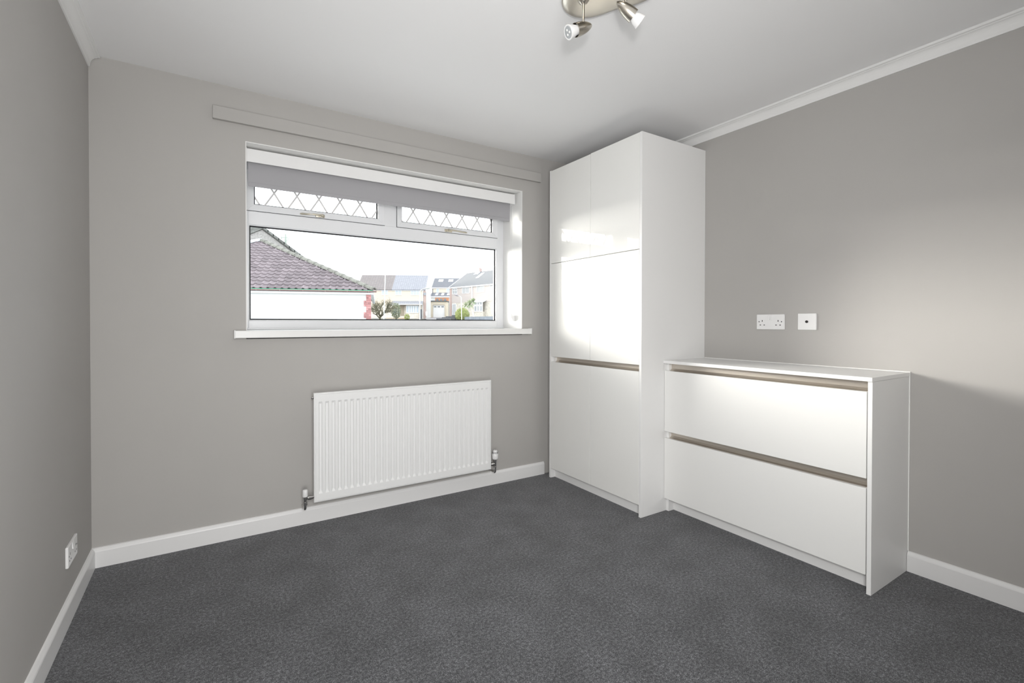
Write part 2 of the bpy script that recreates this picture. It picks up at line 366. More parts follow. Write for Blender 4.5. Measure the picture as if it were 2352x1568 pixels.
# frame: outer bars
FY0, FY1 = 0.25, 0.31
fr = MB()
fr.box(WX0, 0.640, FY0, FY1, WZ0, WZ1); fr.box(2.272, WX1, FY0, FY1, WZ0, WZ1)
fr.box(0.640, 2.272, FY0, FY1, WZ0, 1.1150); fr.box(0.640, 2.272, FY0, FY1, 1.6600, 1.735)
fr.box(0.640, 2.272, FY0, FY1, 1.965, WZ1); fr.box(1.418, 1.4995, FY0, FY1, 1.735, 1.965)
fr.build('frame', M['upvc'], win, bevel=0.002)
MB().box(WX0, WX1, FY0-0.012, FY0, WZ0, 1.0745).build('bottom_trim', M['upvc'], win, bevel=0.003)
# glazing beads (sloped inner lips) and gaskets
def bead_frame(x0, x1, z0, z1, bw, y0, y1, parent, gname='glazing_bead', mt=None):
    b = MB()
    for (p, q) in (((x0, z0), (x1, z0)), ((x1, z0), (x1, z1)), ((x1, z1), (x0, z1)), ((x0, z1), (x0, z0))):
        def inn(c): return (c[0]+(bw if c[0] == x0 else -bw), c[1]+(bw if c[1] == z0 else -bw))
        a, d = inn(p), inn(q)
        b.hexa([(p[0], y0, p[1]), (q[0], y0, q[1]), (d[0], y0+0.008, d[1]), (a[0], y0+0.008, a[1]),
                (p[0], y1, p[1]), (q[0], y1, q[1]), (d[0], y1, d[1]), (a[0], y1, a[1])])
    return b.build(gname, mt or M['upvc'], parent)
bead_frame(0.640, 2.272, 1.115, 1.660, 0.0055, FY0+0.001, FY0+0.024, win)
bead_frame(0.6452, 2.2668, 1.1202, 1.6548, 0.007, FY0+0.018, FY0+0.024, win, 'gasket', M['gasket'])
MB().box(0.641, 2.271, FY0+0.024, FY0+0.028, 1.116, 1.659).build('pane', M['glass'], win)
def casement(x0, x1, gx0, gx1, hand):
    z0, z1, gz0, gz1 = 1.7365, 1.963, 1.7725, 1.928
    c = MB(); ya, yb = FY0-0.010, FY0+0.03
    for (p, q) in (((x0, z0), (x1, z0)), ((x1, z0), (x1, z1)), ((x1, z1), (x0, z1)), ((x0, z1), (x0, z0))):
        def inn(t): return (gx0 if t[0] == x0 else gx1, gz0 if t[1] == z0 else gz1)
        a, d = inn(p), inn(q)
        c.hexa([(p[0], ya, p[1]), (q[0], ya, q[1]), (d[0], ya+0.004, d[1]), (a[0], ya+0.004, a[1]),
                (p[0], yb, p[1]), (q[0], yb, q[1]), (d[0], yb, d[1]), (a[0], yb, a[1])])
    cs = c.build('casement', M['upvc'], win, bevel=0.0012)
    sh = MB()
    e = 0.0022
    for b in ((x0-e, x1+e, z0-e, z0), (x0-e, x1+e, z1, z1+e), (x0-e, x0, z0, z1), (x1, x1+e, z0, z1)):
        sh.box(b[0], b[1], FY0-0.0012, FY0+0.004, b[2], b[3])
    sh.build('seal', M['gasket'], cs)
    bead_frame(gx0, gx1, gz0, gz1, 0.006, ya+0.014, ya+0.019, cs, 'gasket', M['gasket'])
    py = FY0+0.012
    MB().box(gx0, gx1, py, py+0.004, gz0, gz1).build('pane', M['glass'], cs)
    # diamond lead strips on the pane
    per, zc, sl = 0.1226, 1.853, 1.597
    xc = 0.7728 if hand < 0 else 1.6172
    k0 = -3
    for k in range(-4, 10):
        for sg in (-1, 1):
            # line x = xc + per*k + sg*(z-zc)/sl
            pts = []
            f = lambda z: xc+per*k+sg*(z-zc)/sl
            za, zb = gz0, gz1
            xs = sorted((f(za), f(zb)))
            if xs[1] <= gx0+0.002 or xs[0] >= gx1-0.002: continue
            # clip in x
            def zat(x): return zc+sg*sl*(x-xc-per*k)
            zl, zh = za, zb
            cl = sorted((zat(gx0), zat(gx1))); zl, zh = max(zl, cl[0]), min(zh, cl[1])
            if zh-zl < 0.006: continue
            p, q = Vector((f(zl), py-0.0014-0.0004*sg, zl)), Vector((f(zh), py-0.0014-0.0004*sg, zh))
            d = (q-p)
            MB().obox((p+q)/2, d, (0, 1, 0), d.cross(Vector((0, 1, 0))), d.length/2, 0.0014, 0.0045).build('lead_strip', M['lead'], cs)
    # brass handle
    hx0, hx1 = (0.905, 1.046) if hand < 0 else (1.838, 2.003)
    hz = 1.7475
    yb0 = ya
    hd = MB()
    if hand < 0: bx0, bx1 = hx1-0.052, hx1
    else: bx0, bx1 = hx0, hx0+0.056
    hd.box(bx0, bx1, yb0-0.010, yb0+0.001, hz-0.0095, hz+0.0095)
    hnd = hd.build('handle_base', M['brass'], cs, bevel=0.004, seg=3, smooth=True)
    piv = bx1-0.018 if hand < 0 else bx0+0.020
    lv = MB()
    lv.lathe([(-0.006, 0.009), (0.012, 0.0085), (0.022, 0.0085), (0.024, 0.006)], (piv, yb0-0.006, hz), (0, -1, 0), 18)
    tip = hx0 if hand < 0 else hx1
    s = 1 if tip > piv else -1
    L = abs(tip-piv)
    path = [(piv, yb0-0.024, hz+0.001), (piv+s*L*0.25, yb0-0.026, hz+0.002), (piv+s*L*0.5, yb0-0.023, hz+0.001), (piv+s*L*0.75, yb0-0.020, hz-0.001),
            (piv+s*L*0.93, yb0-0.022, hz-0.0025), (piv+s*L, yb0-0.025, hz-0.004)]
    lv.tube(path, [0.0065, 0.0055, 0.005, 0.0052, 0.0058, 0.003], 12)
    lv.build('handle', M['brass'], cs, smooth=True)
    return cs
casement(0.6310, 1.4165, 0.6690, 1.3730, -1)
casement(1.5010, 2.2710, 1.5330, 2.2285, 1)

# ------------------------------------------------------------------ roller blind
bl = thing('roller_blind', 'half raised grey roller blind under a white fascia in the window reveal', 'blind', (1.46, 0.1, WZ1))
fa = MB().prism([(0.060, 1.955), (0.066, 1.955), (0.066, 2.018), (0.145, 2.022), (0.145, 2.0262), (0.066, 2.0262), (0.0605, 2.0225)],
                lambda p: ((0.6185, p[0], p[1]), (2.3055, p[0], p[1])))
fas = fa.build('fascia', M['white_plastic'], bl)
for xx in (0.6180, 2.3035):
    MB().box(xx, xx+0.004, 0.059, 0.147, 1.953, 2.0275).build('end_bracket', M['white_plastic'], fas, bevel=0.001)
MB().lathe([(0, 0.021), (1.645, 0.021)], (0.630, 0.115, 1.985), (1, 0, 0), 24).build('roller_tube', M['fabric'], bl, smooth=True)
fb = MB()
nz = 10
for k in range(nz):
    z0 = 1.836+(1.985-1.836)*k/nz; z1 = 1.836+(1.985-1.836)*(k+1)/nz
    fb.poly([(0.630, 0.094, z0), (2.2855, 0.094, z0), (2.2865, 0.094, z1), (0.630, 0.094, z1)])
fab = MB().hexa([(0.630, 0.0935, 1.8345), (2.2835, 0.0935, 1.8345), (2.2835, 0.0945, 1.8345), (0.630, 0.0945, 1.8345),
                 (0.630, 0.0935, 1.986), (2.2870, 0.0935, 1.986), (2.2870, 0.0945, 1.986), (0.630, 0.0945, 1.986)])
fab.build('fabric', M['fabric'], bl)
MB().box(0.633, 2.2815, 0.0915, 0.0965, 1.8335, 1.856).build('hem_bar', M['fabric'], bl, bevel=0.002)
cb = MB()
for yy in (0.083, 0.106):
    z = 1.165
    while z < 1.985:
        cb.ball((2.297, yy, z), 0.0020, 0); z += 0.0062
for k in range(7):
    a = math.pi*k/6; cb.ball((2.297, 0.0945-0.0115*math.cos(a), 1.165-0.0115*math.sin(a)), 0.0020, 0)
cb.build('bead_chain', M['clear_bead'], bl, kind='stuff')
tn = MB().box(2.289, 2.3030, 0.081, 0.108, 1.135, 1.168); tn.box(2.306, WX1-0.0005, 0.088, 0.101, 1.118, 1.160); tn.box(2.300, 2.308, 0.086, 0.103, 1.128, 1.158)
tn.build('chain_tensioner', M['white_plastic'], bl, bevel=0.002)

# ------------------------------------------------------------------ radiator
rx0, rx1, rz0, rz1, ry = 0.9228, 2.0250, 0.1340, 0.7262, -0.092
rad = thing('radiator', 'white ribbed panel radiator below the window', 'radiator', ((rx0+rx1)/2, 0, 0))
def rad_panel():
    b = MB(); n = 32
    e = 0.010
    x0, x1 = rx0+e, rx1-e; pitch = (x1-x0-0.016)/n
    zb, zt = rz0+0.046, rz1-0.048
    def q(p): b.poly(p)
    y = ry; yd = ry+0.0085
    q([(x0, y, rz0+e), (x1, y, rz0+e), (x1, y, zb), (x0, y, zb)]); q([(x0, y, zt), (x1, y, zt), (x1, y, rz1-e), (x0, y, rz1-e)])
    xs = x0+0.008
    q([(x0, y, zb), (xs, y, zb), (xs, y, zt), (x0, y, zt)]); q([(x1-0.008, y, zb), (x1, y, zb), (x1, y, zt), (x1-0.008, y, zt)])
    for k in range(n):
        a = xs+k*pitch; c = a+pitch; g0, g1 = a+pitch*0.20, a+pitch*0.80; i0, i1 = g0+pitch*0.16, g1-pitch*0.16
        q([(a, y, zb), (g0, y, zb), (g0, y, zt), (a, y, zt)]); q([(g1, y, zb), (c, y, zb), (c, y, zt), (g1, y, zt)])
        zi0, zi1 = zb+0.014, zt-0.012
        q([(g0, y, zb), (g1, y, zb), (i1, yd, zi0), (i0, yd, zi0)]); q([(i0, yd, zi1), (i1, yd, zi1), (g1, y, zt), (g0, y, zt)])
        q([(g0, y, zb), (i0, yd, zi0), (i0, yd, zi1), (g0, y, zt)]); q([(i1, yd, zi0), (g1, y, zb), (g1, y, zt), (i1, yd, zi1)])
        q([(i0, yd, zi0), (i1, yd, zi0), (i1, yd, zi1), (i0, yd, zi1)])
    # seam groove then rounded rim
    ring = [(e, 0.0), (e-0.0008, 0.0045), (0.0072, 0.0045), (0.0064, 0.0002), (0.003, 0.0006), (0.0006, 0.003), (0.0, 0.006), (0.0, 0.019), (0.004, 0.023)]
    def cor(t): return [(rx0+t, rz0+t), (rx1-t, rz0+t), (rx1-t, rz1-t), (rx0+t, rz1-t)]
    for (t0, d0), (t1, d1) in zip(ring, ring[1:]):
        A, B = cor(t0), cor(t1)
        for k in range(4):
            j = (k+1) % 4
            b.poly([(A[k][0], ry+d0, A[k][1]), (A[j][0], ry+d0, A[j][1]), (B[j][0], ry+d1, B[j][1]), (B[k][0], ry+d1, B[k][1])])
    t = ring[-1][0]; b.poly([(x, ry+0.023, z) for x, z in cor(t)])
    return b
rad_panel().build('front_panel', M['rad'], rad)
cv = MB()
for k in range(32):
    x = rx0+0.04+k*0.0333
    if x > rx1-0.04: break
    cv.box(x, x+0.014, ry+0.0235, ry+0.052, rz0+0.06, rz1-0.05)
cv.build('convector_fins', M['rad'], rad)
for x in (rx0+0.14, rx1-0.14): MB().box(x-0.015, x+0.015, ry+0.0235, -0.0005, rz0+0.05, rz1-0.06).build('wall_bracket', M['rad'], rad)
def ring_valve(x, side, trv):
    v = -0.080
    nm = 'thermostatic_valve' if trv else 'lockshield_valve'
    body = MB()
    zt = 0.1935 if trv else 0.176
    zc = 0.161
    body.lathe([(0.150-zc, 0.0095), (zt-zc-0.012, 0.0105), (zt-zc-0.012, 0.0125), (zt-zc, 0.0125)], (x, v, zc), (0, 0, 1), 20)
    # union towards the radiator
    xr = rx0 if side < 0 else rx1
    s = 1 if xr > x else -1
    L = abs(xr-x)
    body.lathe([(0, 0.0085), (L*0.35, 0.0085), (L*0.35, 0.0125), (L*0.72, 0.0125), (L*0.72, 0.0095), (L+0.001, 0.0095)], (x, v, zc+0.004), (s, 0, 0), 6 if False else 16)
    body.tube([(x, v, zc), (x, v, 0.139)], 0.0085, 16)
    body.lathe([(0, 0.0115), (0.017, 0.0115)], (x, v, 0.128), (0, 0, 1), 6)
    b = body.build(nm, M['chrome'], rad, smooth=True)
    pts = [(x, v, 0.130), (x, v, 0.118)] + [(x, v+0.013*(1-math.cos(a)), 0.118-0.013*math.sin(a)) for a in (0.4, 0.8, 1.2, math.pi/2)] + [(x, -ts, 0.105), (x, -0.001, 0.105)]
    MB().tube(pts, 0.0075, 14).build('supply_pipe', M['chrome'], b, smooth=True)
    if trv:
        h = MB().lathe([(0, 0.0135), (0.003, 0.0185), (0.010, 0.0205), (0.034, 0.0215), (0.037, 0.0205), (0.037, 0.0175), (0.052, 0.0165), (0.060, 0.014), (0.063, 0.009)], (x, v, 0.1935), (0, 0, 1), 28)
        hd = h.build('thermostat_head', M['white_plastic'], b, smooth=True)
        sl = MB()
        for k in range(10):
            a = 2*math.pi*k/10
            sl.obox((x+0.0172*math.cos(a), v+0.0172*math.sin(a), 0.1935+0.0455), (math.cos(a), math.sin(a), 0), (-math.sin(a), math.cos(a), 0), (0, 0, 1), 0.0007, 0.0016, 0.0062)
        sl.build('grip_slot', M['gasket'], b)
    else:
        MB().lathe([(0, 0.0125), (0.002, 0.0138), (0.034, 0.0132), (0.037, 0.0115), (0.0385, 0.008)], (x, v, 0.174), (0, 0, 1), 24).build('lockshield_cap', M['white_plastic'], b, smooth=True)
ring_valve(0.8800, -1, False)
ring_valve(2.0605, 1, True)
bv = MB().lathe([(0, 0.0095), (0.006, 0.0095), (0.006, 0.006), (0.012, 0.006)], (rx0+0.001, ry+0.013, 0.700), (-1, 0, 0), 14)
bv.build('bleed_plug', M['chrome'], rad, smooth=True)

# ------------------------------------------------------------------ tall cupboard
xf, dxf = 2.5066, 2.7016
ZT = 2.1854
cup = thing('tall_cupboard', 'tall white gloss cupboard with six handleless doors beside the window', 'cupboard', (2.79, -0.5165, 0))
MB().box(xf, W-0.0005, -0.9453, -0.9285, 0, ZT).build('side_panel', M['melamine'], cup, bevel=0.0008, seg=1)
MB().box(xf, W-0.0005, -0.1060, -0.0877, 0, ZT).build('side_panel', M['melamine'], cup, bevel=0.0008, seg=1)
cc = MB()
for a, b in ((-0.9283, -0.9110), (-0.1235, -0.1062)):
    cc.box(xf+0.022, W-0.001, a, b, 0.068, ZT-0.004)
cc.box(xf+0.062, W-0.001, -0.9108, -0.1237, 0.80, 0.87); cc.box(xf+0.022, W-0.001, -0.9108, -0.1237, 2.160, ZT-0.004); cc.box(xf+0.024, W-0.001, -0.9108, -0.1237, 0.07, 0.085)
cc.box(W-0.012, W-0.001, -0.9108, -0.1237, 0.085, 2.160); cc.box(xf+0.022, xf+0.3, -0.9108, -0.1237, 1.516, 1.533)
cc.build('carcass', M['melamine'], cup)
MB().box(xf+0.040, xf+0.056, -0.9283, -0.1062, 0.0, 0.0675).build('plinth', M['melamine'], cup)
ym = -0.5165
def door(y0, y1, z0, z1):
    return MB().box(xf, xf+0.0205, y0, y1, z0, z1).build('door', M['gloss'], cup, bevel=0.0012, seg=2)
g = 0.0014
for (ya, yb, dz) in ((-0.9272, ym-g, 0.0012), (ym+g, -0.1073, -0.0015)):
    door(ya, yb, 1.5262, ZT-0.002+dz); door(ya, yb, 0.8665, 1.5232); door(ya, yb, 0.0690, 0.8285)
def channel(parent, x, ya, yb, z0, z1):
    """recessed J/C shaped handle channel running along y"""
    pr = [(0.021, z0-0.030), (0.023, z0-0.030), (0.023, z0-0.004), (0.036, z0+0.004), (0.042, z0+0.012), (0.042, z1-0.004), (0.038, z1+0.001), (0.021, z1+0.001),
          (0.021, z1+0.0025), (0.040, z1+0.0025), (0.0445, z1-0.003), (0.0445, z0+0.011), (0.038, z0+0.002), (0.0245, z0-0.006), (0.0245, z0-0.032), (0.021, z0-0.032)]
    return MB().prism(pr, lambda p: ((x+p[0], ya, p[1]), (x+p[0], yb, p[1]))).build('handle_channel', M['channel'], parent)
channel(cup, xf, -0.9105, -0.1240, 0.8285, 0.8665)

# ------------------------------------------------------------------ drawer unit
dy0, dy1, dzt = -1.9855, -0.9458, 0.8868
dr = thing('drawer_unit', 'low white chest with two wide handleless drawers against the right wall', 'chest of drawers', (2.89, -1.46, 0))
MB().box(2.6920, W-0.0005, -1.9878, dy1, 0.8697, dzt).build('top_panel', M['melamine'], dr, bevel=0.0008, seg=1)
MB().box(dxf, W-0.0005, dy0, -1.9690, 0, 0.8690).build('side_panel', M['melamine'], dr, bevel=0.0008, seg=1)
MB().box(dxf+0.021, W-0.001, -0.9630, dy1-0.0003, 0.0, 0.8690).build('side_panel', M['melamine'], dr)
ic = MB().box(dxf+0.062, W-0.001, -1.9688, -0.9632, 0.40, 0.47); ic.box(W-0.012, W-0.001, -1.9688, -0.9632, 0.08, 0.868)
ic.box(dxf+0.024, W-0.001, -1.9688, -0.9632, 0.078, 0.092); ic.box(dxf+0.07, W-0.001, -1.9688, -0.9632, 0.85, 0.8685)
ic.build('carcass', M['melamine'], dr)
MB().box(dxf+0.066, dxf+0.082, -1.9688, -0.9632, 0.0, 0.076).build('plinth', M['melamine'], dr)
for z0, z1 in ((0.0765, 0.4320), (0.4715, 0.8265)):
    MB().box(dxf, dxf+0.0205, -1.9652, dy1-0.0012, z0, z1).build('drawer', M['satin_front'], dr, bevel=0.0014, seg=2)
channel(dr, dxf, -1.9688, -0.9635, 0.4320, 0.4715)
channel(dr, dxf, -1.9688, -0.9635, 0.8265, 0.8680)
cl = MB().box(W-0.004, W-0.0004, -1.990, dy1-0.001, dzt+0.0002, dzt+0.0035); cl.box(W-0.004, W-0.0004, -1.9895, dy0-0.0003, 0.09, dzt)
cl.build('sealant_bead', M['caulk'], dr)

# ------------------------------------------------------------------ sockets
def double_socket(name, label, origin, ax, nrm, hw=0.0735, hh=0.042):
    """ax: along the plate (left to right as seen), nrm: out of the wall"""
    t = thing(name, label, 'socket', origin, group='white double sockets')
    o = Vector(origin); ax = Vector(ax); nr = Vector(nrm); up = Vector((0, 0, 1))
    def bx(mb, u0, u1, v0, v1, d0, d1):
        c = o+ax*((u0+u1)/2)+up*((v0+v1)/2)+nr*((d0+d1)/2)
        return mb.obox(c, ax, nr, up, abs(u1-u0)/2, abs(d1-d0)/2, abs(v1-v0)/2)
    bx(MB(), -hw, hw, -hh, hh, 0, 0.0095).build('face_plate', M['white_plastic'], t, bevel=0.003, seg=3)
    for u in (-0.0068, 0.0068):
        r = MB(); c = o+ax*u
        P = []
        for d, v0, v1 in ((0.009, 0.010, 0.036),):
            r.hexa([c+ax*-0.0064+nr*d+up*v0, c+ax*0.0064+nr*d+up*v0, c+ax*0.0064+nr*(d+0.0042)+up*v0, c+ax*-0.0064+nr*(d+0.0042)+up*v0,
                    c+ax*-0.0064+nr*d+up*v1, c+ax*0.0064+nr*d+up*v1, c+ax*0.0064+nr*(d+0.0014)+up*v1, c+ax*-0.0064+nr*(d+0.0014)+up*v1])
        r.build('rocker_switch', M['white_plastic'], t, bevel=0.0006, seg=1)
        bx(MB(), u-0.0048, u+0.0048, 0.0375, 0.0384, 0.0093, 0.0098).build('switch_mark', M['lead'], t)
    for u in (-0.044, 0.044):
        bx(MB(), u-0.0021, u+0.0021, 0.001, 0.010, 0.0088, 0.0098).build('earth_slot', M['black'], t)
        for s in (-1, 1): bx(MB(), u+s*0.0110-0.0036, u+s*0.0110+0.0036, -0.0195, -0.0150, 0.0088, 0.0098).build('pin_slot', M['black'], t)
    for u in (-0.0625, 0.0625):
        MB().lathe([(0.0085, 0.0030), (0.0099, 0.0030)], o+ax*u+up*0.001, nr, 12).build('screw', M['gasket'], t)
    return t
double_socket('double_socket', 'white double socket above the drawer unit beside the aerial plate', (W, -1.3635, 1.1125), (0, -1, 0), (-1, 0, 0), hw=0.0775)
double_socket('double_socket', 'white double socket low on the left wall above the skirting', (0, -0.408, 0.2425), (0, 1, 0), (1, 0, 0), hh=0.039)
ta = thing('aerial_socket', 'square white aerial plate with one round black outlet', 'socket', (W, -1.556, 1.1135))
MB().box(W-0.0095, W, -1.556-0.046, -1.556+0.046, 1.1135-0.043, 1.1135+0.043).build('face_plate', M['white_plastic'], ta, bevel=0.003, seg=3)
MB().lathe([(0.0085, 0.0068), (0.0135, 0.0068), (0.0135, 0.0046), (0.0098, 0.0046)], (W, -1.556, 1.1135), (-1, 0, 0), 20).build('outlet_ring', M['black'], ta, smooth=True)
MB().lathe([(0.0085, 0.0012), (0.0145, 0.0012)], (W, -1.556, 1.1135), (-1, 0, 0), 8).build('outlet_pin', M['chrome'], ta)
for yy in (-1.556-0.0305, -1.556+0.0305):
    MB().lathe([(0.0085, 0.0030), (0.0099, 0.0028)], (W, yy, 1.1135), (-1, 0, 0), 14).build('screw', M['white_plastic'], ta)

# ------------------------------------------------------------------ ceiling spotlight
cx, cy = 1.622, -1.580
sp = thing('ceiling_spotlight', 'satin nickel ceiling spotlight with bullet shaped heads', 'ceiling light', (cx, cy, H))
pl = MB(); n = 72
def rad_at(th): return 0.168*(1+0.16*math.cos(3*(th-math.pi/2)))
rings = [(0.975, H-0.0005), (1.0, H-0.004), (1.0, H-0.010), (0.99, H-0.0145), (0.96, H-0.0185), (0.85, H-0.0225), (0.6, H-0.026), (0.3, H-0.0275)]
i0 = 0
for sc, z in rings:
    for k in range(n):
        th = 2*math.pi*k/n; pl.v.append((cx+rad_at(th)*sc*math.cos(th), cy+rad_at(th)*sc*math.sin(th), z))
for a in range(len(rings)-1):
    for k in range(n): pl.f.append((a*n+k, a*n+(k+1) % n, (a+1)*n+(k+1) % n, (a+1)*n+k))
pl.f.append(tuple(range(n))); pl.f.append(tuple((len(rings)-1)*n+k for k in range(n)))
pl.build('ceiling_plate', M['nickel'], sp, smooth=True, angle=50)
def spot(px, py, zb, axis, drop=0.0):
    axis = Vector(axis).normalized()
    MB().lathe([(0, 0.021), (0.004, 0.0215), (0.012, 0.017), (0.018, 0.009), (0.020, 0.0062)], (px, py, H-0.026), (0, 0, -1), 24).build('swivel_boss', M['nickel'], sp, smooth=True)
    a = MB().tube([(px, py, H-0.04), (px, py, zb+0.004)], 0.0045, 14)
    a.lathe([(0, 0.0053), (0.010, 0.0053), (0.012, 0.004)], (px, py, zb+0.010), (0, 0, -1), 14)
    a.build('stem', M['nickel'], sp, smooth=True)
    # bullet head: hangs under the stem
    c = Vector((px, py, zb)) + Vector((0, 0, -0.0215))
    o = c - axis*0.040
    prof = [(0.0, 0.0006), (0.004, 0.0055), (0.010, 0.0100), (0.020, 0.0150), (0.032, 0.0190), (0.046, 0.0218), (0.060, 0.0232), (0.076, 0.0238), (0.076, 0.0222), (0.046, 0.0195)]
    hd = MB().lathe(prof, o, axis, 32, caps=False); hd.build('head', M['nickel'], sp, smooth=True)
    lp = MB().lathe([(0.046, 0.013), (0.064, 0.0165), (0.078, 0.0175), (0.088, 0.0215), (0.104, 0.0248), (0.108, 0.0252), (0.109, 0.0236), (0.1082, 0.0205)], o, axis, 32)
    lamp = lp.build('lamp', M['white_plastic'], sp, smooth=True)
    MB().lathe([(0.1070, 0.0202), (0.1088, 0.0196)], o, axis, 32).build('lamp_face', M['lampface'], lamp)
    q = axis.orthogonal().normalized(); q2 = axis.cross(q)
    for k in range(3):
        th = 2*math.pi*k/3+0.5
        pc = o+axis*0.1090+(q*math.cos(th)+q2*math.sin(th))*0.0085
        MB().lathe([(0, 0.0042), (0.0012, 0.0030)], pc, axis, 12).build('lens', M['led'], lamp)
spot(1.587, -1.4985, 2.192, (-0.878, 0.17, -0.44))
spot(1.676, -1.6190, 2.2235, (0.755, -0.30, -0.56))

# ================================================================== OUTSIDE
# ground rises away from the house
gm = MB()
ys = [0.6, 8, 20, 34, 50, 66, 80, 100, 160, 420]; zs = [-0.25, -0.22, 0.0, 0.45, 1.0, 1.45, 1.85, 2.1, 2.2, 2.2]
xs = [-420, -60, 0, 25, 60, 420]
for i in range(len(ys)-1):
    for j in range(len(xs)-1):
        gm.poly([(xs[j], ys[i], zs[i]), (xs[j+1], ys[i], zs[i]), (xs[j+1], ys[i+1], zs[i+1]), (xs[j], ys[i+1], zs[i+1])])
struct(gm, 'ground', M['ground'], 'rising ground of grass and road outside the window', 'ground')
struct(MB().box(-14, 16, 0.31, 12.0, -0.4, -0.185), 'bounce_slab', M['bounce_pale'], 'unseen pale slab added outside the window to bounce light inside', 'bounce_slab')
def gz(y):
    for i in range(len(ys)-1):
        if ys[i] <= y <= ys[i+1]: return zs[i]+(zs[i+1]-zs[i])*(y-ys[i])/(ys[i+1]-ys[i])
    return 0

class Fr:
    """facade frame: s along the facade, w inward (away from us), z up"""
    def __init__(s, A, u, n): s.A = Vector((A[0], A[1], 0)); s.u = Vector((*u, 0)).normalized(); s.n = Vector((*n, 0)).normalized()
    def p(s, a, w, z): v = s.A+s.u*a+s.n*w; return (v.x, v.y, z)
    def box(s, mb, a0, a1, w0, w1, z0, z1):
        return mb.hexa([s.p(a0, w0, z0), s.p(a1, w0, z0), s.p(a1, w1, z0), s.p(a0, w1, z0), s.p(a0, w0, z1), s.p(a1, w0, z1), s.p(a1, w1, z1), s.p(a0, w1, z1)])
    def slab(s, mb, q, t):
        """q: four (s,w,z) corners, t thickness downwards; top face gets uv along s and slope"""
        P = [Vector(s.p(*c)) for c in q]; D = Vector((0, 0, -t))
        def uvs():
            o = q[0]; out = []
            for c in q: out.append((c[0], math.hypot(c[1]-o[1], c[2]-o[2])))
            return out
        mb.uvpoly(P, uvs()); mb.poly([p+D for p in P][::-1])
        n = len(P)
        for k in range(n): mb.poly([P[k], P[k]+D, P[(k+1) % n]+D, P[(k+1) % n]])
        return mb
    def wall(s, mb, a0, a1, z0, z1, w=0.0, th=0.25):
        mb.uvpoly([s.p(a0, w, z0), s.p(a1, w, z0), s.p(a1, w, z1), s.p(a0, w, z1)], [(a0, z0), (a1, z0), (a1, z1), (a0, z1)])
        mb.poly([s.p(a0, w+th, z0), s.p(a0, w+th, z1), s.p(a1, w+th, z1), s.p(a1, w+th, z0)])
        mb.poly([s.p(a0, w, z1), s.p(a1, w, z1), s.p(a1, w+th, z1), s.p(a0, w+th, z1)]); mb.poly([s.p(a0, w, z0), s.p(a0, w+th, z0), s.p(a1, w+th, z0), s.p(a1, w, z0)])
        mb.poly([s.p(a0, w, z0), s.p(a0, w, z1), s.p(a0, w+th, z1), s.p(a0, w+th, z0)]); mb.poly([s.p(a1, w, z0), s.p(a1, w+th, z0), s.p(a1, w+th, z1), s.p(a1, w, z1)])
        return mb
def far_window(F, par, a0, a1, z0, z1, cols, top=0.0, w=0.0, glass='far_glass', name='window', fw=0.07, out=0.05, bw=None):
    """a framed far window: bars as one frame, each pane a sub-part"""
    a0, a1 = min(a0, a1), max(a0, a1)
    mb = MB(); wo, wi = w-out, w+0.02
    F.box(mb, a0, a1, wo, wi, z0, z0+fw); F.box(mb, a0, a1, wo, wi, z1-fw, z1); F.box(mb, a0, a0+fw, wo, wi, z0+fw, z1-fw); F.box(mb, a1-fw, a1, wo, wi, z0+fw, z1-fw)
    bw = bw or fw*0.8
    cw_ = (a1-a0-2*fw)/cols
    for k in range(1, cols): F.box(mb, a0+fw+k*cw_-bw/2, a0+fw+k*cw_+bw/2, wo, wi, z0+fw, z1-fw)
    zt = z1-fw-top
    if top: F.box(mb, a0+fw, a1-fw, wo, wi, zt-bw/2, zt+bw/2)
    fo = mb.build(name, M['far_white'], par)
    for k in range(cols):
        l = a0+fw+k*cw_+(bw/2 if k else 0); r = a0+fw+(k+1)*cw_-(bw/2 if k < cols-1 else 0)
        F.box(MB(), l, r, w-0.01, w+0.01, z0+fw, (zt-bw/2) if top else z1-fw).build('pane', M[glass], fo)
        if top: F.box(MB(), l, r, w-0.01, w+0.01, zt+bw/2, z1-fw).build('pane', M[glass], fo)
    return fo

# ---- bungalow
B = Fr((5.92, 15.65), (-0.956, 0.292), (0.292, 0.956))
bz = -0.1
bun = thing('bungalow', 'white walled bungalow with a hipped roof of mauve tiles and brick quoins', 'house', B.p(5, 5, -0.1))
SB, WB, ZE, ZA = 10.0, 4.95, 2.375, 4.86
wl = MB(); wl.hexa([B.p(0.12, 0.135, bz), B.p(SB-0.12, 0.135, bz), B.p(SB-0.12, 9.7, bz), B.p(1.0, 9.7, bz), B.p(0.12, 0.135, 2.19), B.p(SB-0.12, 0.135, 2.19), B.p(SB-0.12, 9.7, 2.19), B.p(1.0, 9.7, 2.19)]); wl.build('wall', M['render_white'], bun)
for k in range(11):
    z1_ = 2.178-0.225*k; mo = MB(); B.box(mo, 0.092, 0.368 if k % 2 else 0.277, 0.126, 0.30, max(bz, z1_-0.225), z1_); mo.build('mortar_bed', M['mortar'], bun)
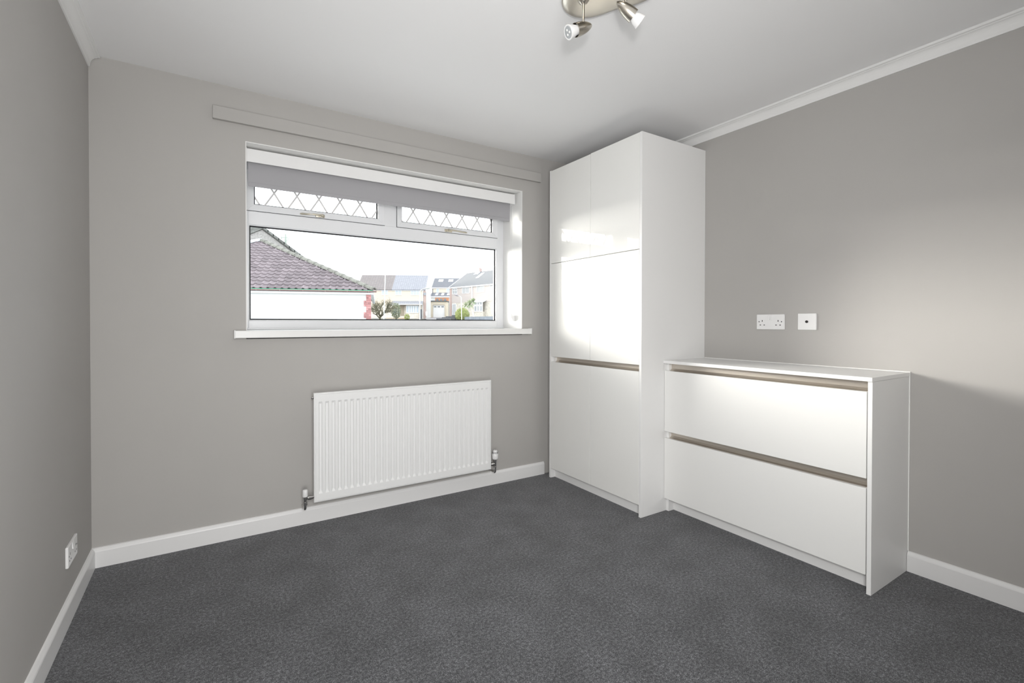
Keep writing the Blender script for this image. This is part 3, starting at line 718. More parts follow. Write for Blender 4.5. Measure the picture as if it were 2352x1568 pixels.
# quoin bricks, alternate wide and narrow blocks of three courses
bme = {}
def brick_mesh(L, Hh):
    k = (round(L, 3), round(Hh, 3))
    if k not in bme:
        me = MB().box(-L/2, L/2, -0.012, 0.05, -Hh/2, Hh/2).mesh('brick', bevel=0.003, seg=1); me.materials.append(M['brick']); bme[k] = me
    return bme[k]
rotB = math.atan2(-B.u.y, -B.u.x)
crs = 0.075; z = 2.178; row = 0
while z-crs > 1.0:
    blk = (row//3) % 2; wide = (blk == 1)
    lens = ([0.215, 0.064] if row % 2 else [0.102, 0.177]) if wide else ([0.102, 0.086] if row % 2 else [0.190])
    a = 0.090
    for L in lens:
        me = brick_mesh(L-0.009, crs-0.010)
        o = bpy.data.objects.new('brick', me); COL.objects.link(o); o.parent = bun
        wp = Vector(B.p(a+L/2, 0.118, z-crs/2)); o.location = wp-Vector(POS[bun.name]); o.rotation_euler = (0, 0, rotB)
        a += L
    z -= crs; row += 1
# eaves: fascia, gutter, green strip
ea = MB(); B.box(ea, 0.015, SB-0.015, 0.0, 0.022, 2.182, 2.255); ea.build('fascia_board', M['fascia'], bun)
so = MB(); B.box(so, 0.02, SB-0.02, 0.02, 0.14, 2.186, 2.20); so.build('soffit', M['fascia'], bun)
so = MB(); B.box(so, 0.0, 0.13, 0.145, 9.85, 2.19, 2.338); so.build('soffit', M['fascia'], bun)
gt = MB(); R0 = 0.055
prof = [(-0.004-0.055+0.055*math.cos(a)-0.0, -0.055*math.sin(a)) for a in [math.pi*k/8 for k in range(9)]]
prof = [(x, zz+2.318) for x, zz in prof] + [(-0.110, 2.312), (-0.008, 2.312)]
gt.prism(prof, lambda p: (B.p(-0.11, p[0], p[1]), B.p(SB+0.11, p[0], p[1])))
gut = gt.build('gutter', M['gutter'], bun)
for k in range(7):
    gb = MB(); a = 0.18+k*0.78; B.box(gb, a-0.012, a+0.012, -0.112, 0.0, 2.262, 2.30); gb.build('gutter_bracket', M['gutter'], gut)
gs = MB(); gs.hexa([B.p(0.02, -0.055, 2.316), B.p(SB, -0.055, 2.316), B.p(SB, 0.02, 2.33), B.p(0.02, 0.02, 2.33),
                    B.p(0.02, -0.055, 2.338), B.p(SB, -0.055, 2.338), B.p(SB, 0.02, 2.352), B.p(0.02, 0.02, 2.352)])
gs.build('eaves_strip', M['green'], bun)
rf = MB()
AP = (5.0, WB, ZA)
c0, c1, c2, c3 = (0, 0, ZE-0.03), (SB, 0, ZE-0.03), (SB, 2*WB, ZE-0.03), (0, 2*WB, ZE-0.03); ap = (5.0, WB, ZA-0.03)
for a, b in ((c0, c1), (c1, c2), (c2, c3), (c3, c0)): rf.poly([B.p(*a), B.p(*b), B.p(*ap)])
rf.poly([B.p(*c0), B.p(*c3), B.p(*c2), B.p(*c1)])
rf.build('roof_deck', M['tile'], bun)
# tiles
TW, NR = 0.236, 16
sl_len = math.hypot(WB, ZA-ZE); gauge = sl_len/NR
sdir = (B.n*WB+Vector((0, 0, ZA-ZE))).normalized(); nrm = sdir.cross(B.u); 
if nrm.z < 0: nrm = -nrm
def tile_shape(length):
    b = MB(); nx = 8
    pr = []
    for k in range(nx+1):
        t = k/nx; x = (t-0.5)*TW*1.03
        hgt = 0.042*(0.5-0.5*math.cos(2*math.pi*min(t/0.62, 1.0))) if t < 0.62 else 0.0
        pr.append((x, hgt))
    for (x, hh), (x2, h2) in zip(pr, pr[1:]):
        b.poly([(x, 0, hh+0.034), (x2, 0, h2+0.034), (x2, length, h2+0.006), (x, length, hh+0.006)])
        b.poly([(x, 0, hh+0.010), (x2, 0, h2+0.010), (x2, 0, h2+0.034), (x, 0, hh+0.034)])
    return b
tme = tile_shape(gauge*1.12).mesh('roof_tile'); tme.materials.append(M['tile'])
xax = -B.u; yax = sdir; zax = xax.cross(yax)
rm = Matrix((xax, yax, zax)).transposed().to_4x4()
rest = MB(); tb = tile_shape(gauge*1.12)
for r in range(NR):
    t0 = r*gauge-0.055; wmid = (r+0.5)/NR*WB
    a = wmid+TW*0.35 if r else TW*0.5
    # keep columns lined up
    kk = math.ceil((wmid-TW*0.42)/TW)
    while True:
        a = kk*TW+TW/2; kk += 1
        if a > SB-wmid+0.02: break
        pos = B.A+B.u*a+Vector((0, 0, ZE))+sdir*t0+zax*(-0.022+random.uniform(-0.002, 0.002))
        if a < 5.0:
            o = bpy.data.objects.new('roof_tile', tme); COL.objects.link(o); o.parent = bun
            mm = rm @ Matrix.Rotation(random.uniform(-0.01, 0.01), 4, 'Z'); mm.translation = pos-Vector(POS[bun.name]); o.matrix_local = mm
        else:
            i = len(rest.v)
            for v in tb.v: q = pos+xax*v[0]+yax*v[1]+zax*v[2]; rest.v.append(tuple(q))
            for f in tb.f: rest.f.append(tuple(i+j for j in f))
rest.build('roof_tiling', M['tile'], bun, kind='stuff')
# hip tiles: half round, overlapping
def hip_line(P, Q, mt, n, name, r=0.125):
    P, Q = Vector(P), Vector(Q); d = (Q-P).normalized(); L = (Q-P).length
    sx = d.cross(Vector((0, 0, 1))).normalized(); up = sx.cross(d).normalized()
    seg = L/n
    me = MB()
    pr = [(math.cos(math.pi*k/6)*r, math.sin(math.pi*k/6)*r*0.85) for k in range(7)]
    for (x, h), (x2, h2) in zip(pr, pr[1:]):
        me.poly([(x*1.06, 0, h*1.06+0.012), (x2*1.06, 0, h2*1.06+0.012), (x2, seg*1.08, h2), (x, seg*1.08, h)])
        me.poly([(x*0.8, 0, h*0.8), (x2*0.8, 0, h2*0.8), (x2*1.06, 0, h2*1.06+0.012), (x*1.06, 0, h*1.06+0.012)])
    me = me.mesh(name); me.materials.append(mt)
    R = Matrix((sx, d, up)).transposed().to_4x4()
    for k in range(n):
        o = bpy.data.objects.new(name, me); COL.objects.link(o); o.parent = bun
        mm = R.copy(); mm.translation = P+d*seg*k+up*-0.02-Vector(POS[bun.name]); o.matrix_local = mm
hip_line(B.p(-0.02, -0.02, ZE-0.015), B.p(5.0, WB, ZA+0.0), M['hip'], 17, 'hip_tile')
hip_line(B.p(SB+0.02, -0.02, ZE-0.015), B.p(5.0, WB, ZA+0.0), M['hip_glint_flashing'], 17, 'hip_tile')  # sun glint on this hip painted in as a pale tile colour

# ---- house with a gable behind the bungalow
G = Fr((3.865, 35.46), (1, 0), (0, 1))
gh = thing('gable_house', 'pebbledashed gable house rising behind the bungalow roof', 'house', G.p(0, 4, 0.4))
sg, sl_ = 0.728, 0.55; zp = 7.72; ezr, ezl = zp-4.2*sg, zp-4.2*sl_
gw = MB()
prof = [(-4.2, 0.0), (4.2, 0.0), (4.2, ezr), (0, zp-0.03), (-4.2, ezl)]
gw.prism(prof, lambda p: (G.p(p[0], 0.0, p[1]), G.p(p[0], 8.0, p[1]))); gw.build('wall', M['roughcast'], gh)
for s, k in ((-1, sl_), (1, sg)):
    rr = MB(); G.slab(rr, [(0, -0.10, zp+0.19), (s*4.6, -0.10, zp+0.19-4.6*k), (s*4.6, 8.1, zp+0.19-4.6*k), (0, 8.1, zp+0.19)], 0.19)
    rr.build('roof_slope', M['verge'], gh)
for k in range(13):
    a0, a1 = 4.55*k/13, 4.55*(k+1)/13
    vt = MB(); G.slab(vt, [(a0-0.02, -0.16, zp+0.235-a0*sg), (a1+0.03, -0.16, zp+0.215-a1*sg), (a1+0.03, 0.15, zp+0.215-a1*sg), (a0-0.02, 0.15, zp+0.235-a0*sg)], 0.17)
    vt.build('verge_tile', M['verge'], gh)
rw = MB(); G.slab(rw, [(-0.02, 2.5, zp+0.9), (-7.0, 2.5, zp-0.9), (-7.0, 7.5, zp-0.9), (-0.02, 7.5, zp+0.9)], 1.5); rw.build('rear_roof', M['verge'], gh)
ae = MB(); ae.tube([G.p(1.55, 0.2, zp-1.1), G.p(1.55, 0.2, zp-0.15)], [0.085, 0.055], 10)
ae.tube([G.p(1.55, 0.2, zp-0.40), G.p(1.27, 0.2, zp-0.45)], 0.025, 6); ae.tube([G.p(1.28, 0.2, zp-0.56), G.p(1.28, 0.2, zp-0.36)], 0.03, 6)
ae.tube([G.p(1.55, 0.2, zp-0.65), G.p(1.70, 0.2, zp-0.60), G.p(1.70, 0.2, zp-0.42), G.p(1.57, 0.2, zp-0.37)], 0.03, 6)
ae.build('roof_aerial', mat('weathered_green_metal', (0.374, 0.425, 0.374), 0.7), gh)

# ---- semi detached pair
D = Fr((33.46, 77.05), (-0.865, 0.502), (0.502, 0.865))
sm = thing('semi_detached_house', 'pair of cream and tan semi detached houses with brown and slate roofs', 'house', D.p(6, 3.5, 1.6))
zg, ze, zr = 1.3, 7.05, 9.83
cw_ = MB(); D.wall(cw_, 0.42, 6.0, 4.3, ze); D.wall(cw_, 3.3, 4.55, 4.0, 4.3); cw_.build('cream_wall', M['cream'], sm)
tw_ = MB(); D.wall(tw_, 6.0, 12.0, 4.3, ze); tw_.build('tan_wall', M['tan'], sm)
lw_ = MB(); D.wall(lw_, 0.42, 12.0, zg, 4.3); lw_.build('lower_wall', M['stone'], sm)
ga = MB(); ga.prism([(0.0, zg), (7.0, zg), (7.0, ze), (3.5, zr-0.12), (0.0, ze)], lambda p: (D.p(0.0, p[0]+0.02, p[1]), D.p(0.25, p[0]+0.02, p[1]))); ga.build('gable_wall', M['gable_render'], sm)
ga = MB(); ga.prism([(0.0, zg), (7.0, zg), (7.0, ze), (3.5, zr-0.12), (0.0, ze)], lambda p: (D.p(11.8, p[0]+0.02, p[1]), D.p(12.0, p[0]+0.02, p[1]))); ga.build('gable_wall', M['tan'], sm)
pr = MB(); D.box(pr, -0.02, 0.41, -0.06, 0.3, zg, ze); pr.build('brick_pier', M['pier_brick'], sm)
for nm, mt, a0, a1 in (('slate_roof', 'roof_slate', 0.0, 5.95), ('brown_roof', 'roof_brown', 5.95, 12.1)):
    r = MB(); D.slab(r, [(a0, -0.15, ze-0.1), (a1, -0.15, ze-0.1), (a1, 3.5, zr), (a0, 3.5, zr)], 0.15)
    D.slab(r, [(a0, 7.15, ze-0.1), (a0, 3.5, zr), (a1, 3.5, zr), (a1, 7.15, ze-0.1)], 0.15); r.build(nm, M[mt], sm)
f = MB(); D.box(f, 0.3, 12.0, -0.14, 0.0, ze-0.30, ze-0.16); f.build('fascia_board', M['far_white'], sm)
bg_ = MB(); D.slab(bg_, [(-0.07, -0.2, ze-0.22), (0.02, -0.2, ze-0.22), (0.02, 3.5, zr-0.02), (-0.07, 3.5, zr-0.02)], 0.22); bg_.build('barge_board', M['far_white'], sm)
far_window(D, sm, 6.64, 7.77, 5.92, 6.85, 2, 0.25); far_window(D, sm, 4.26, 5.40, 5.92, 6.85, 2, 0.0); far_window(D, sm, 1.12, 2.68, 5.92, 6.85, 3, 0.3)
cn = MB(); D.slab(cn, [(0.45, -1.15, 4.43), (6.1, -1.15, 4.43), (5.7, 0.0, 4.92), (0.45, 0.0, 4.92)], 0.08); cn.build('canopy_roof', M['roof_slate'], sm)
cf = MB(); D.box(cf, 0.45, 6.1, -1.2, -1.1, 4.20, 4.37); cf.build('canopy_fascia', M['far_white'], sm)
far_window(D, sm, 1.12, 3.38, 2.76, 4.12, 5, 0.0, w=-0.55, glass='far_glass', name='bay_window', fw=0.12, bw=0.2)
bw_ = MB(); D.box(bw_, 1.12, 3.38, -0.53, 0.0, zg, 2.76); bw_.build('bay_base', M['stone'], sm)
wd = MB(); D.box(wd, 3.82, 4.50, -0.06, 0.03, 2.3, 4.2); wd.build('timber_panel', mat('tan_timber', (0.408, 0.340, 0.255), 0.8), sm)
far_window(D, sm, 4.62, 4.97, 2.26, 4.2, 1, 0.0, glass='dark_glass', name='door_sidelight', fw=0.05)
far_window(D, sm, 5.08, 5.89, 2.36, 4.19, 1, 0.0, glass='dark_glass', name='front_door', fw=0.06)
dp = MB(); D.box(dp, 0.47, 0.56, -0.12, -0.03, zg, ze-0.3); dp.build('drainpipe', M['far_white'], sm)
ds = MB(); c = Vector(D.p(0.13, -0.35, 6.17)); ds.lathe([(0, 0.26), (0.05, 0.24), (0.09, 0.14), (0.10, 0.02)], c, D.n, 16); ds.tube([c, D.p(0.13, 0, 6.1)], 0.03, 6)
ds.build('satellite_dish', mat('pale_grey_dish', (0.340, 0.347, 0.367), 0.6), sm, smooth=True)
# side fence, garden wall
tag(D.box(MB(), 0.46, 0.88, -1.4, -1.3, zg, 3.42).build('side_fence', M['stone_dark']), 'narrow dark grey fence panel beside the brick pier', 'fence')
tag(D.box(MB(), 3.1, 6.3, -3.0, -2.75, 1.2, 1.86).build('garden_wall', M['orange_stone']), 'low orange brick garden wall in front of the cream house', 'wall')
mbx = D.box(MB(), -0.32, -0.02, -0.5, -0.2, 2.3, 3.05)
tag(mbx.build('meter_box', M['far_white'], bevel=0.02), 'white meter box by the cream house side wall', 'box')

# ---- rear house with garage
K = Fr((40.37, 90.46), (0.831, -0.556), (0.556, 0.831))
rh = thing('rear_house', 'cream house with a dark roof, two rooflights and an orange framed extension', 'house', K.p(2.5, 3.4, 2.1))
kw = MB(); K.wall(kw, 0.0, 6.0, 2.0, 8.5); kw.build('wall', M['cream'], rh)
kg = MB(); kg.prism([(0, 2.0), (6.8, 2.0), (6.8, 8.5), (3.4, 10.55), (0, 8.5)], lambda p: (K.p(0.0, p[0]+0.03, p[1]), K.p(0.2, p[0]+0.03, p[1]))); kg.build('gable_wall', M['gable_render'], rh)
kr = MB(); K.slab(kr, [(-0.05, -0.1, 8.47), (6.2, -0.1, 8.47), (6.2, 3.4, 10.66), (-0.05, 3.4, 10.66)], 0.12)
K.slab(kr, [(-0.05, 6.9, 8.47), (-0.05, 3.4, 10.66), (6.2, 3.4, 10.66), (6.2, 6.9, 8.47)], 0.12); kr.build('roof', M['roof_dark'], rh)
kf = MB(); K.box(kf, -0.05, 6.2, -0.16, -0.02, 8.22, 8.42); kf.build('fascia_board', M['far_white'], rh)
def rooflight(F, par, a0, a1, w0, w1, zf, lift=0.06):
    b = MB(); F.slab(b, [(a0, w0, zf(w0)+lift), (a1, w0, zf(w0)+lift), (a1, w1, zf(w1)+lift), (a0, w1, zf(w1)+lift)], 0.08)
    fo = b.build('rooflight', M['far_white'], par); e = 0.09
    p = MB(); k = (w1-w0)*0.12
    F.slab(p, [(a0+e, w0+k, zf(w0+k)+lift+0.02), (a1-e, w0+k, zf(w0+k)+lift+0.02), (a1-e, w1-k, zf(w1-k)+lift+0.02), (a0+e, w1-k, zf(w1-k)+lift+0.02)], 0.02)
    return p, fo
zk = lambda w: 8.53+0.626*w
M['sky_glass'] = mat('sky_reflecting_glass', (0.510, 0.527, 0.561), 0.1, spec=0.8)
for a0, a1 in ((1.0, 1.98), (3.12, 4.10)):
    p, fo = rooflight(K, rh, a0, a1, 2.05, 2.85, zk); p.build('pane', M['sky_glass'], fo)
far_window(K, rh, 0.92, 1.52, 7.36, 8.2, 1, 0); far_window(K, rh, 3.05, 3.80, 7.36, 8.2, 1, 0)
le = MB(); K.slab(le, [(-0.26, -2.0, 6.52), (4.2, -2.0, 6.52), (4.2, 0, 7.36), (0.0, 0, 7.36)], 0.1); le.build('lean_to_roof', M['roof_dark'], rh)
lf = MB(); K.box(lf, -0.26, 4.2, -2.08, -1.98, 6.24, 6.46); lf.build('lean_to_fascia', M['far_white'], rh)
zl = lambda w: 7.36+0.42*w
for a0, a1 in ((0.95, 1.48), (2.17, 2.70), (3.35, 3.88)):
    p, fo = rooflight(K, rh, a0, a1, -1.45, -0.45, zl); p.build('pane', M['far_glass'], fo)
lw = MB(); K.wall(lw, -0.2, 4.2, 2.0, 6.3, w=-1.9); lw.build('extension_wall', M['gable_render'], rh)
fl = MB(); fl.tube([K.p(0.47, -1.6, 6.6), K.p(0.47, -1.6, 8.05)], 0.075, 10); fl.build('flue_pipe', M['dark_grey'], rh)
og = MB(); K.box(og, 1.05, 3.85, -2.02, -1.9, 5.35, 6.2); ogo = og.build('orange_glazing', M['orange_wood'], rh)
for k in range(3):
    a = 1.25+k*0.78; K.box(MB(), a, a+0.5, -2.05, -2.02, 5.45, 6.0).build('pane', M['dark_glass'], ogo)
far_window(K, rh, -0.1, 0.32, 4.7, 5.7, 1, 0, w=-1.92)
gr = thing('garage', 'cream flat roofed garage with a white up and over door', 'garage', K.p(2.1, -4, 2.0))
g1 = MB(); K.box(g1, 0.53, 1.12, -5.0, -2.3, 1.8, 5.25); K.box(g1, 3.46, 3.82, -5.0, -2.3, 1.8, 5.25); K.box(g1, 1.12, 3.46, -5.0, -2.3, 4.62, 5.25); K.box(g1, 1.12, 3.46, -4.6, -2.3, 1.8, 4.62)
g1.build('wall', mat('pale_yellow_render', (0.66, 0.60, 0.49), 0.9, spec=0.1), gr)
g2 = MB(); K.box(g2, 0.42, 3.95, -5.15, -2.25, 5.25, 5.45); g2.build('flat_roof', M['dark_grey'], gr)
g3 = MB(); K.box(g3, 1.16, 3.42, -4.85, -4.75, 2.05, 4.58); gdo = g3.build('garage_door', M['pale_door'], gr)
for k in range(3):
    a = 1.32+k*0.74; K.box(MB(), a, a+0.48, -4.88, -4.86, 4.12, 4.36).build('pane', M['dark_glass'], gdo)
gt_ = thing('garden_gate', 'red brown boarded gate between the cream house and garage', 'gate', K.p(0.0, -4.7, 2.0))
for k in range(7):
    a = -0.57+k*0.153; K.box(MB(), a, a+0.146, -4.72, -4.69, 2.1, 4.24).build('board', M['gate_wood'], gt_)
K.box(K.box(MB(), -0.57, 0.50, -4.68, -4.63, 2.5, 2.65), -0.57, 0.50, -4.68, -4.63, 3.7, 3.85).build('rail', M['gate_wood'], gt_)

# ---- right hand house
T = Fr((38.34, 77.49), (0.204, -0.979), (0.979, 0.204))
th_ = thing('brick_house', 'pale pink brick house with a grey roof, chimney and white bay window', 'house', T.p(6, 4, 1.9))
zr2 = 10.5
tw2 = MB(); T.wall(tw2, 0.0, 13.5, 4.65, 7.6); tw2.build('upper_wall', M['pinkbrick'], th_)
tl2 = MB(); T.wall(tl2, 0.0, 13.5, 1.5, 4.65, w=0.03); tl2.build('lower_wall', M['sunny_stone'], th_)
tg = MB(); tg.prism([(0, 1.5), (8.4, 1.5), (8.4, 7.6), (4.2, zr2-0.12), (0, 7.6)], lambda p: (T.p(0.0, p[0]+0.04, p[1]), T.p(0.22, p[0]+0.04, p[1]))); tg.build('gable_wall', M['pinkbrick'], th_)
tr = MB(); T.slab(tr, [(-0.05, -0.12, 7.58), (13.6, -0.12, 7.58), (13.6, 4.2, zr2), (-0.05, 4.2, zr2)], 0.12)
T.slab(tr, [(-0.05, 8.5, 7.58), (-0.05, 4.2, zr2), (13.6, 4.2, zr2), (13.6, 8.5, 7.58)], 0.12); tr.build('roof', M['roof_grey'], th_)
tf = MB(); T.box(tf, -0.05, 13.6, -0.17, -0.02, 7.34, 7.54); tf.build('fascia_board', M['far_white'], th_)
tb_ = MB(); T.slab(tb_, [(-0.16, -0.14, 7.6), (-0.05, -0.14, 7.6), (-0.05, 4.2, zr2+0.03), (-0.16, 4.2, zr2+0.03)], 0.2); tb_.build('barge_board', M['far_white'], th_)
tp = MB(); T.box(tp, 0.02, 0.60, -0.05, 0.0, 1.5, 7.4); tp.build('brick_pier', M['pier_brick'], th_)
M['white_blind'] = mat('white_window_blind', (0.391, 0.391, 0.391), 0.6)
far_window(T, th_, 0.82, 2.26, 6.25, 7.30, 2, 0.3, glass='white_blind'); far_window(T, th_, 3.70, 5.75, 6.25, 7.36, 2, 0, glass='white_blind')
far_window(T, th_, 7.70, 9.70, 6.28, 7.40, 2, 0, glass='white_blind'); far_window(T, th_, 11.06, 12.9, 6.30, 7.44, 2, 0, glass='white_blind')
td = MB(); T.box(td, 6.38, 6.56, -0.12, 0.0, 4.8, 7.4); td.build('drainpipe', M['far_white'], th_)
far_window(T, th_, 0.75, 1.92, 2.3, 4.55, 2, 0.0, glass='white_blind', name='front_door', fw=0.12)
far_window(T, th_, 7.60, 9.85, 2.95, 4.62, 3, 0.45, w=-0.5, glass='dark_glass', name='bay_window', fw=0.14, bw=0.26)
tb2 = MB(); T.box(tb2, 7.6, 9.85, -0.48, 0.0, 1.5, 2.95); tb2.build('bay_base', M['sunny_stone'], th_)
tc2 = MB(); T.slab(tc2, [(7.2, -0.75, 4.70), (10.25, -0.75, 4.70), (10.1, 0.0, 4.95), (7.35, 0.0, 4.95)], 0.18); tc2.build('bay_roof', M['far_white'], th_)
far_window(T, th_, 11.5, 12.9, 2.5, 4.55, 2, 0.0, glass='far_glass', name='side_window', fw=0.1)
tcm = MB(); T.box(tcm, 2.98, 3.80, 3.95, 4.55, 10.0, 11.08); tco = tcm.build('chimney', M['chimney_brick'], th_)
tcp = MB(); tcp.lathe([(0, 0.26), (0.12, 0.24), (0.22, 0.16)], T.p(3.39, 4.25, 11.08), (0, 0, 1), 12); tcp.build('chimney_pot', M['chimney_brick'], tco)
fl2 = MB(); T.slab(fl2, [(2.75, 3.35, 9.99), (4.05, 3.35, 9.99), (4.05, 3.95, 10.40), (2.75, 3.95, 10.40)], 0.04); fl2.build('chimney_flashing', M['hip_glint_flashing'], tco)
zt2 = lambda w: 7.66+0.676*w
p, fo = rooflight(T, th_, 4.85, 5.60, 2.15, 3.6, zt2); p.build('pane', M['sky_glass'], fo)

# ---- street furniture
def lamp(name, label, pts, r0, r1, head=None, mt='post_white', group=None):
    t = thing(name, label, 'lamp post' if head else 'pole', pts[0], group='street lamps across the road' if head else None)
    MB().tube(pts, [r0+(r1-r0)*k/(len(pts)-1) for k in range(len(pts))], 10).build('post', M[mt], t, smooth=True)
    if head:
        P, Q = Vector(head[0]), Vector(head[1]); d = Q-P
        MB().tube([P, P+d*0.15, P+d*0.5, P+d*0.85, Q], [0.04, 0.10, 0.13, 0.10, 0.03], 10).build('lamp_head', M[head[2]], t, smooth=True)
    return t
lamp('telegraph_pole', 'slim tall white pole rising past the brown roof', [(14.58, 41.59, 0.6), (14.62, 41.57, 2.5), (14.72, 41.53, 5.56)], 0.048, 0.042)
lamp('street_lamp', 'white street lamp with a curved arm before the cream house', [(23.87, 55.81, 1.1), (23.88, 55.85, 4.9), (23.92, 55.82, 5.15), (24.05, 55.75, 5.35), (24.25, 55.62, 5.46), (24.5, 55.46, 5.53)],
     0.062, 0.045, ((24.45, 55.5, 5.53), (25.0, 55.14, 5.60), 'post_white'))
lamp('street_lamp', 'white street lamp with a grey angled arm before the green hedge', [(31.14, 58.28, 1.1), (31.10, 58.34, 4.65), (31.05, 58.36, 4.76), (30.95, 58.43, 4.84), (30.75, 58.55, 4.90)],
     0.056, 0.04, ((30.78, 58.53, 4.89), (30.2, 58.92, 5.14), 'post_grey'))
fe = thing('garden_fence', 'low blue grey boarded fence in front of the pink brick house', 'fence', (29.5, 49.8, 1.0))
P, Q = Vector((27.83, 50.9, 0)), Vector((32.3, 48.1, 0)); d = (Q-P).normalized(); L = (Q-P).length; nb = 26
for k in range(nb):
    c = P+d*(L*(k+0.5)/nb); top = 1.83+0.10*k/nb
    MB().obox((c.x, c.y, (1.0+top)/2), d, d.cross(Vector((0, 0, 1))), (0, 0, 1), L/nb/2-0.006, 0.012, (top-1.0)/2).build('board', M['fence_grey'], fe)
c = P+d*(L/2)
MB().obox((c.x+0.03, c.y+0.05, 1.5), d, d.cross(Vector((0, 0, 1))), (0, 0, 1), L/2, 0.03, 0.04).build('rail', M['fence_grey'], fe)
st = thing('garden_steps', 'dark grey stone steps and wall below the garage', 'steps', (30.5, 62, 1.3))
for k, (x, y, zz, lx) in enumerate(((29.9, 61.5, 1.74, 1.3), (31.0, 62.2, 1.90, 1.2), (31.9, 63.0, 2.05, 1.1))):
    MB().obox((x, y, zz-0.25), (0.83, -0.55, 0), (0.55, 0.83, 0), (0, 0, 1), lx/1.2, 0.4, 0.25).build('step', M['stone_dark'], st)
MB().obox((33.4, 63.4, 1.75), (0.83, -0.55, 0), (0.55, 0.83, 0), (0, 0, 1), 1.2, 0.2, 0.5).build('retaining_wall', M['stone_dark'], st)
dv = MB(); dv.poly([(27.5, 62.0, 1.45), (30.5, 60.0, 1.45), (41.0, 84.5, 2.13), (37.0, 87.0, 2.13)])
struct(dv, 'driveway', M['drive'], 'grey driveway sloping up to the garage', 'driveway')

# ---- planting
def leafball(c, r, n, size, sq=(1, 1, 1), seed=1, fill=0.55):
    rng = random.Random(seed); b = MB()
    for k in range(n):
        v = Vector((rng.gauss(0, 1), rng.gauss(0, 1), rng.gauss(0, 1))).normalized()*r*(fill+(1-fill)*rng.random()**0.5)
        p = Vector((c[0]+v.x*sq[0], c[1]+v.y*sq[1], c[2]+v.z*sq[2]))
        a = Vector((rng.gauss(0, 1), rng.gauss(0, 1), rng.gauss(0, 1))).normalized(); q = a.orthogonal().normalized()
        s = size*(0.6+0.8*rng.random())
        b.poly([p-a*s, p+q*s*0.5, p+a*s, p-q*s*0.5])
    return b
def tree():
    t = thing('garden_tree', 'spreading bare budding tree in front of the tan house', 'tree', (18.9, 56.6, 1.0))
    rng = random.Random(3); tips = []
    trunk = MB(); trunk.tube([(18.9, 56.6, 0.9), (18.88, 56.62, 1.6), (18.95, 56.6, 2.1)], [0.16, 0.13, 0.11], 10); trunk.build('trunk', M['bark'], t, smooth=True)
    br = MB()
    def grow(p, d, L, r, dep):
        q = p+d*L; mid = p+d*L*0.5+Vector((rng.uniform(-1, 1), rng.uniform(-1, 1), rng.uniform(-0.3, 1)))*L*0.07
        br.tube([p, mid, q], [r, r*0.85, r*0.65], 6)
        tips.append((q, dep))
        if dep == 0: return
        for k in range(3 if dep > 1 else 4):
            nd = (d+Vector((rng.gauss(0, 0.55), rng.gauss(0, 0.55), rng.gauss(0.12, 0.35)))).normalized()
            grow(p+d*L*rng.uniform(0.55, 1.0), nd, L*rng.uniform(0.62, 0.82), r*0.6, dep-1)
    for k in range(9):
        a = 2*math.pi*k/9+rng.uniform(-0.3, 0.3); el = rng.uniform(0.45, 1.1)
        d = Vector((math.cos(a)*math.cos(el), math.sin(a)*math.cos(el), math.sin(el)))
        grow(Vector((18.92, 56.6, rng.uniform(1.55, 2.1))), d, rng.uniform(0.95, 1.2), 0.075, 3)
    br.build('branches', M['bark'], t)
    lf = MB()
    for p, dep in tips:
        if dep > 1: continue
        for k in range(5):
            o = p+Vector((rng.gauss(0, 0.12), rng.gauss(0, 0.12), rng.gauss(0, 0.12))); a = Vector((rng.gauss(0, 1), rng.gauss(0, 1), rng.gauss(0, 1))).normalized(); q = a.orthogonal()
            s = rng.uniform(0.03, 0.06); lf.poly([o-a*s, o+q*s*0.6, o+a*s, o-q*s*0.6])
    lf.build('foliage', M['leaf_tan'], t, kind='stuff')
tree()
dk = thing('evergreen_shrub', 'dark green shrub by the front door of the cream house', 'shrub', (23.2, 63.5, 1.2))
leafball((23.3, 63.4, 2.75), 1.0, 1100, 0.09, (0.7, 0.7, 1.15), 5).build('foliage', M['leaf_dark'], dk, kind='stuff')
MB().tube([(23.3, 63.4, 1.1), (23.3, 63.4, 2.6)], [0.08, 0.05], 8).build('stem', M['bark'], dk)
bs = thing('round_bush', 'small round green bush under the cream house bay window', 'shrub', (26.02, 66.33, 1.3))
leafball((26.02, 66.33, 1.92), 0.46, 900, 0.06, (0.9, 0.9, 1.1), 6).build('foliage', M['leaf_lime'], bs, kind='stuff')
MB().tube([(26.02, 66.33, 1.3), (26.02, 66.33, 1.9)], 0.04, 8).build('stem', M['bark'], bs)
hb = thing('clipped_bush', 'large clipped lime green bush behind the grey armed lamp', 'shrub', (32.4, 60.6, 1.3))
MB().ball((32.4, 60.6, 2.22), 0.92, 3, (1.02, 1.02, 1.02)).build('core', M['leaf_lime'], hb)
leafball((32.4, 60.6, 2.22), 1.05, 2600, 0.07, (1.03, 1.03, 1.03), 8, 0.85).build('foliage', M['leaf_lime'], hb, kind='stuff')
pm = thing('cabbage_palm', 'pale green spiky cabbage palm before the pink brick house', 'palm', (34.8, 61.9, 1.4))
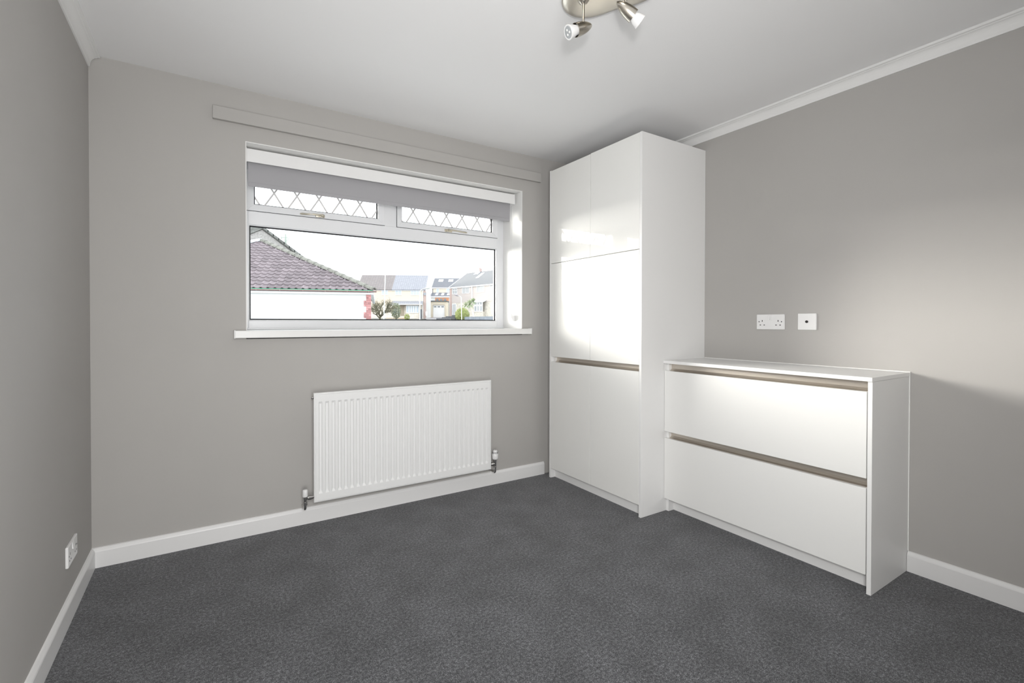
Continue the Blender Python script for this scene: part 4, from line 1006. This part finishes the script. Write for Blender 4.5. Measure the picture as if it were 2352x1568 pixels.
MB().tube([(35.05, 61.7, 1.4), (34.9, 61.85, 2.3), (34.7, 61.95, 3.3), (34.6, 62.0, 3.8)], [0.15, 0.12, 0.11, 0.10], 10).build('trunk', M['stone'], pm, smooth=True)
rng = random.Random(11)
for cidx, (c, n, R) in enumerate((((34.45, 62.1, 3.9), 95, 1.1), ((34.85, 61.85, 4.3), 80, 0.9), ((33.95, 62.4, 3.7), 70, 0.85))):
    for k in range(n):
        a = rng.uniform(0, 2*math.pi); el = rng.uniform(-0.6, 1.3); d = Vector((math.cos(a)*math.cos(el), math.sin(a)*math.cos(el), math.sin(el)))
        sd = d.cross(Vector((0, 0, 1)))
        sd = sd.normalized() if sd.length > 0.01 else Vector((1, 0, 0))
        L = R*rng.uniform(0.7, 1.1); c0_ = Vector(c); m1 = c0_+d*L*0.55; e1 = c0_+d*L+Vector((0, 0, -0.22*L))
        b = MB(); ww = 0.055
        b.poly([c0_-sd*ww*0.5, c0_+sd*ww*0.5, m1+sd*ww, m1-sd*ww]); b.poly([m1-sd*ww, m1+sd*ww, e1])
        b.build('leaf_blade', M['leaf_palm'], pm)

# row of garden trees left of the bungalow: out of direct view, mirrored in the glossy doors
tk = None
rng = random.Random(21)
for k in range(8):
    az = math.radians(-35.5-k*3.7+rng.uniform(-1, 1)); dist = 36+2.6*(k % 2)*2+rng.uniform(0, 1); px_, py_ = 0.43+dist*math.sin(az), -2.8+dist*math.cos(az)
    hgt = 1.1+dist*math.tan(math.radians(rng.uniform(3.9, 5.0))); g0 = gz(py_)
    rt = thing('garden_tree', 'bushy tree in the row left of the bungalow, mirrored in the glossy cupboard doors', 'tree', (px_, py_, g0), group='trees left of the bungalow')
    rr_ = 1.9; cz = hgt-rr_*0.95
    MB().ball((px_, py_, cz), rr_*0.86, 3, (1.0, 1.0, 1.0)).build('crown', M['leaf_dark'], rt)
    leafball((px_, py_, cz), rr_, 500, 0.22, (1, 1, 1), 40+k, 0.8).build('foliage', M['leaf_dark'], rt, kind='stuff')
    MB().tube([(px_, py_, g0-0.3), (px_, py_, cz)], [0.18, 0.12], 8).build('trunk', M['bark'], rt)
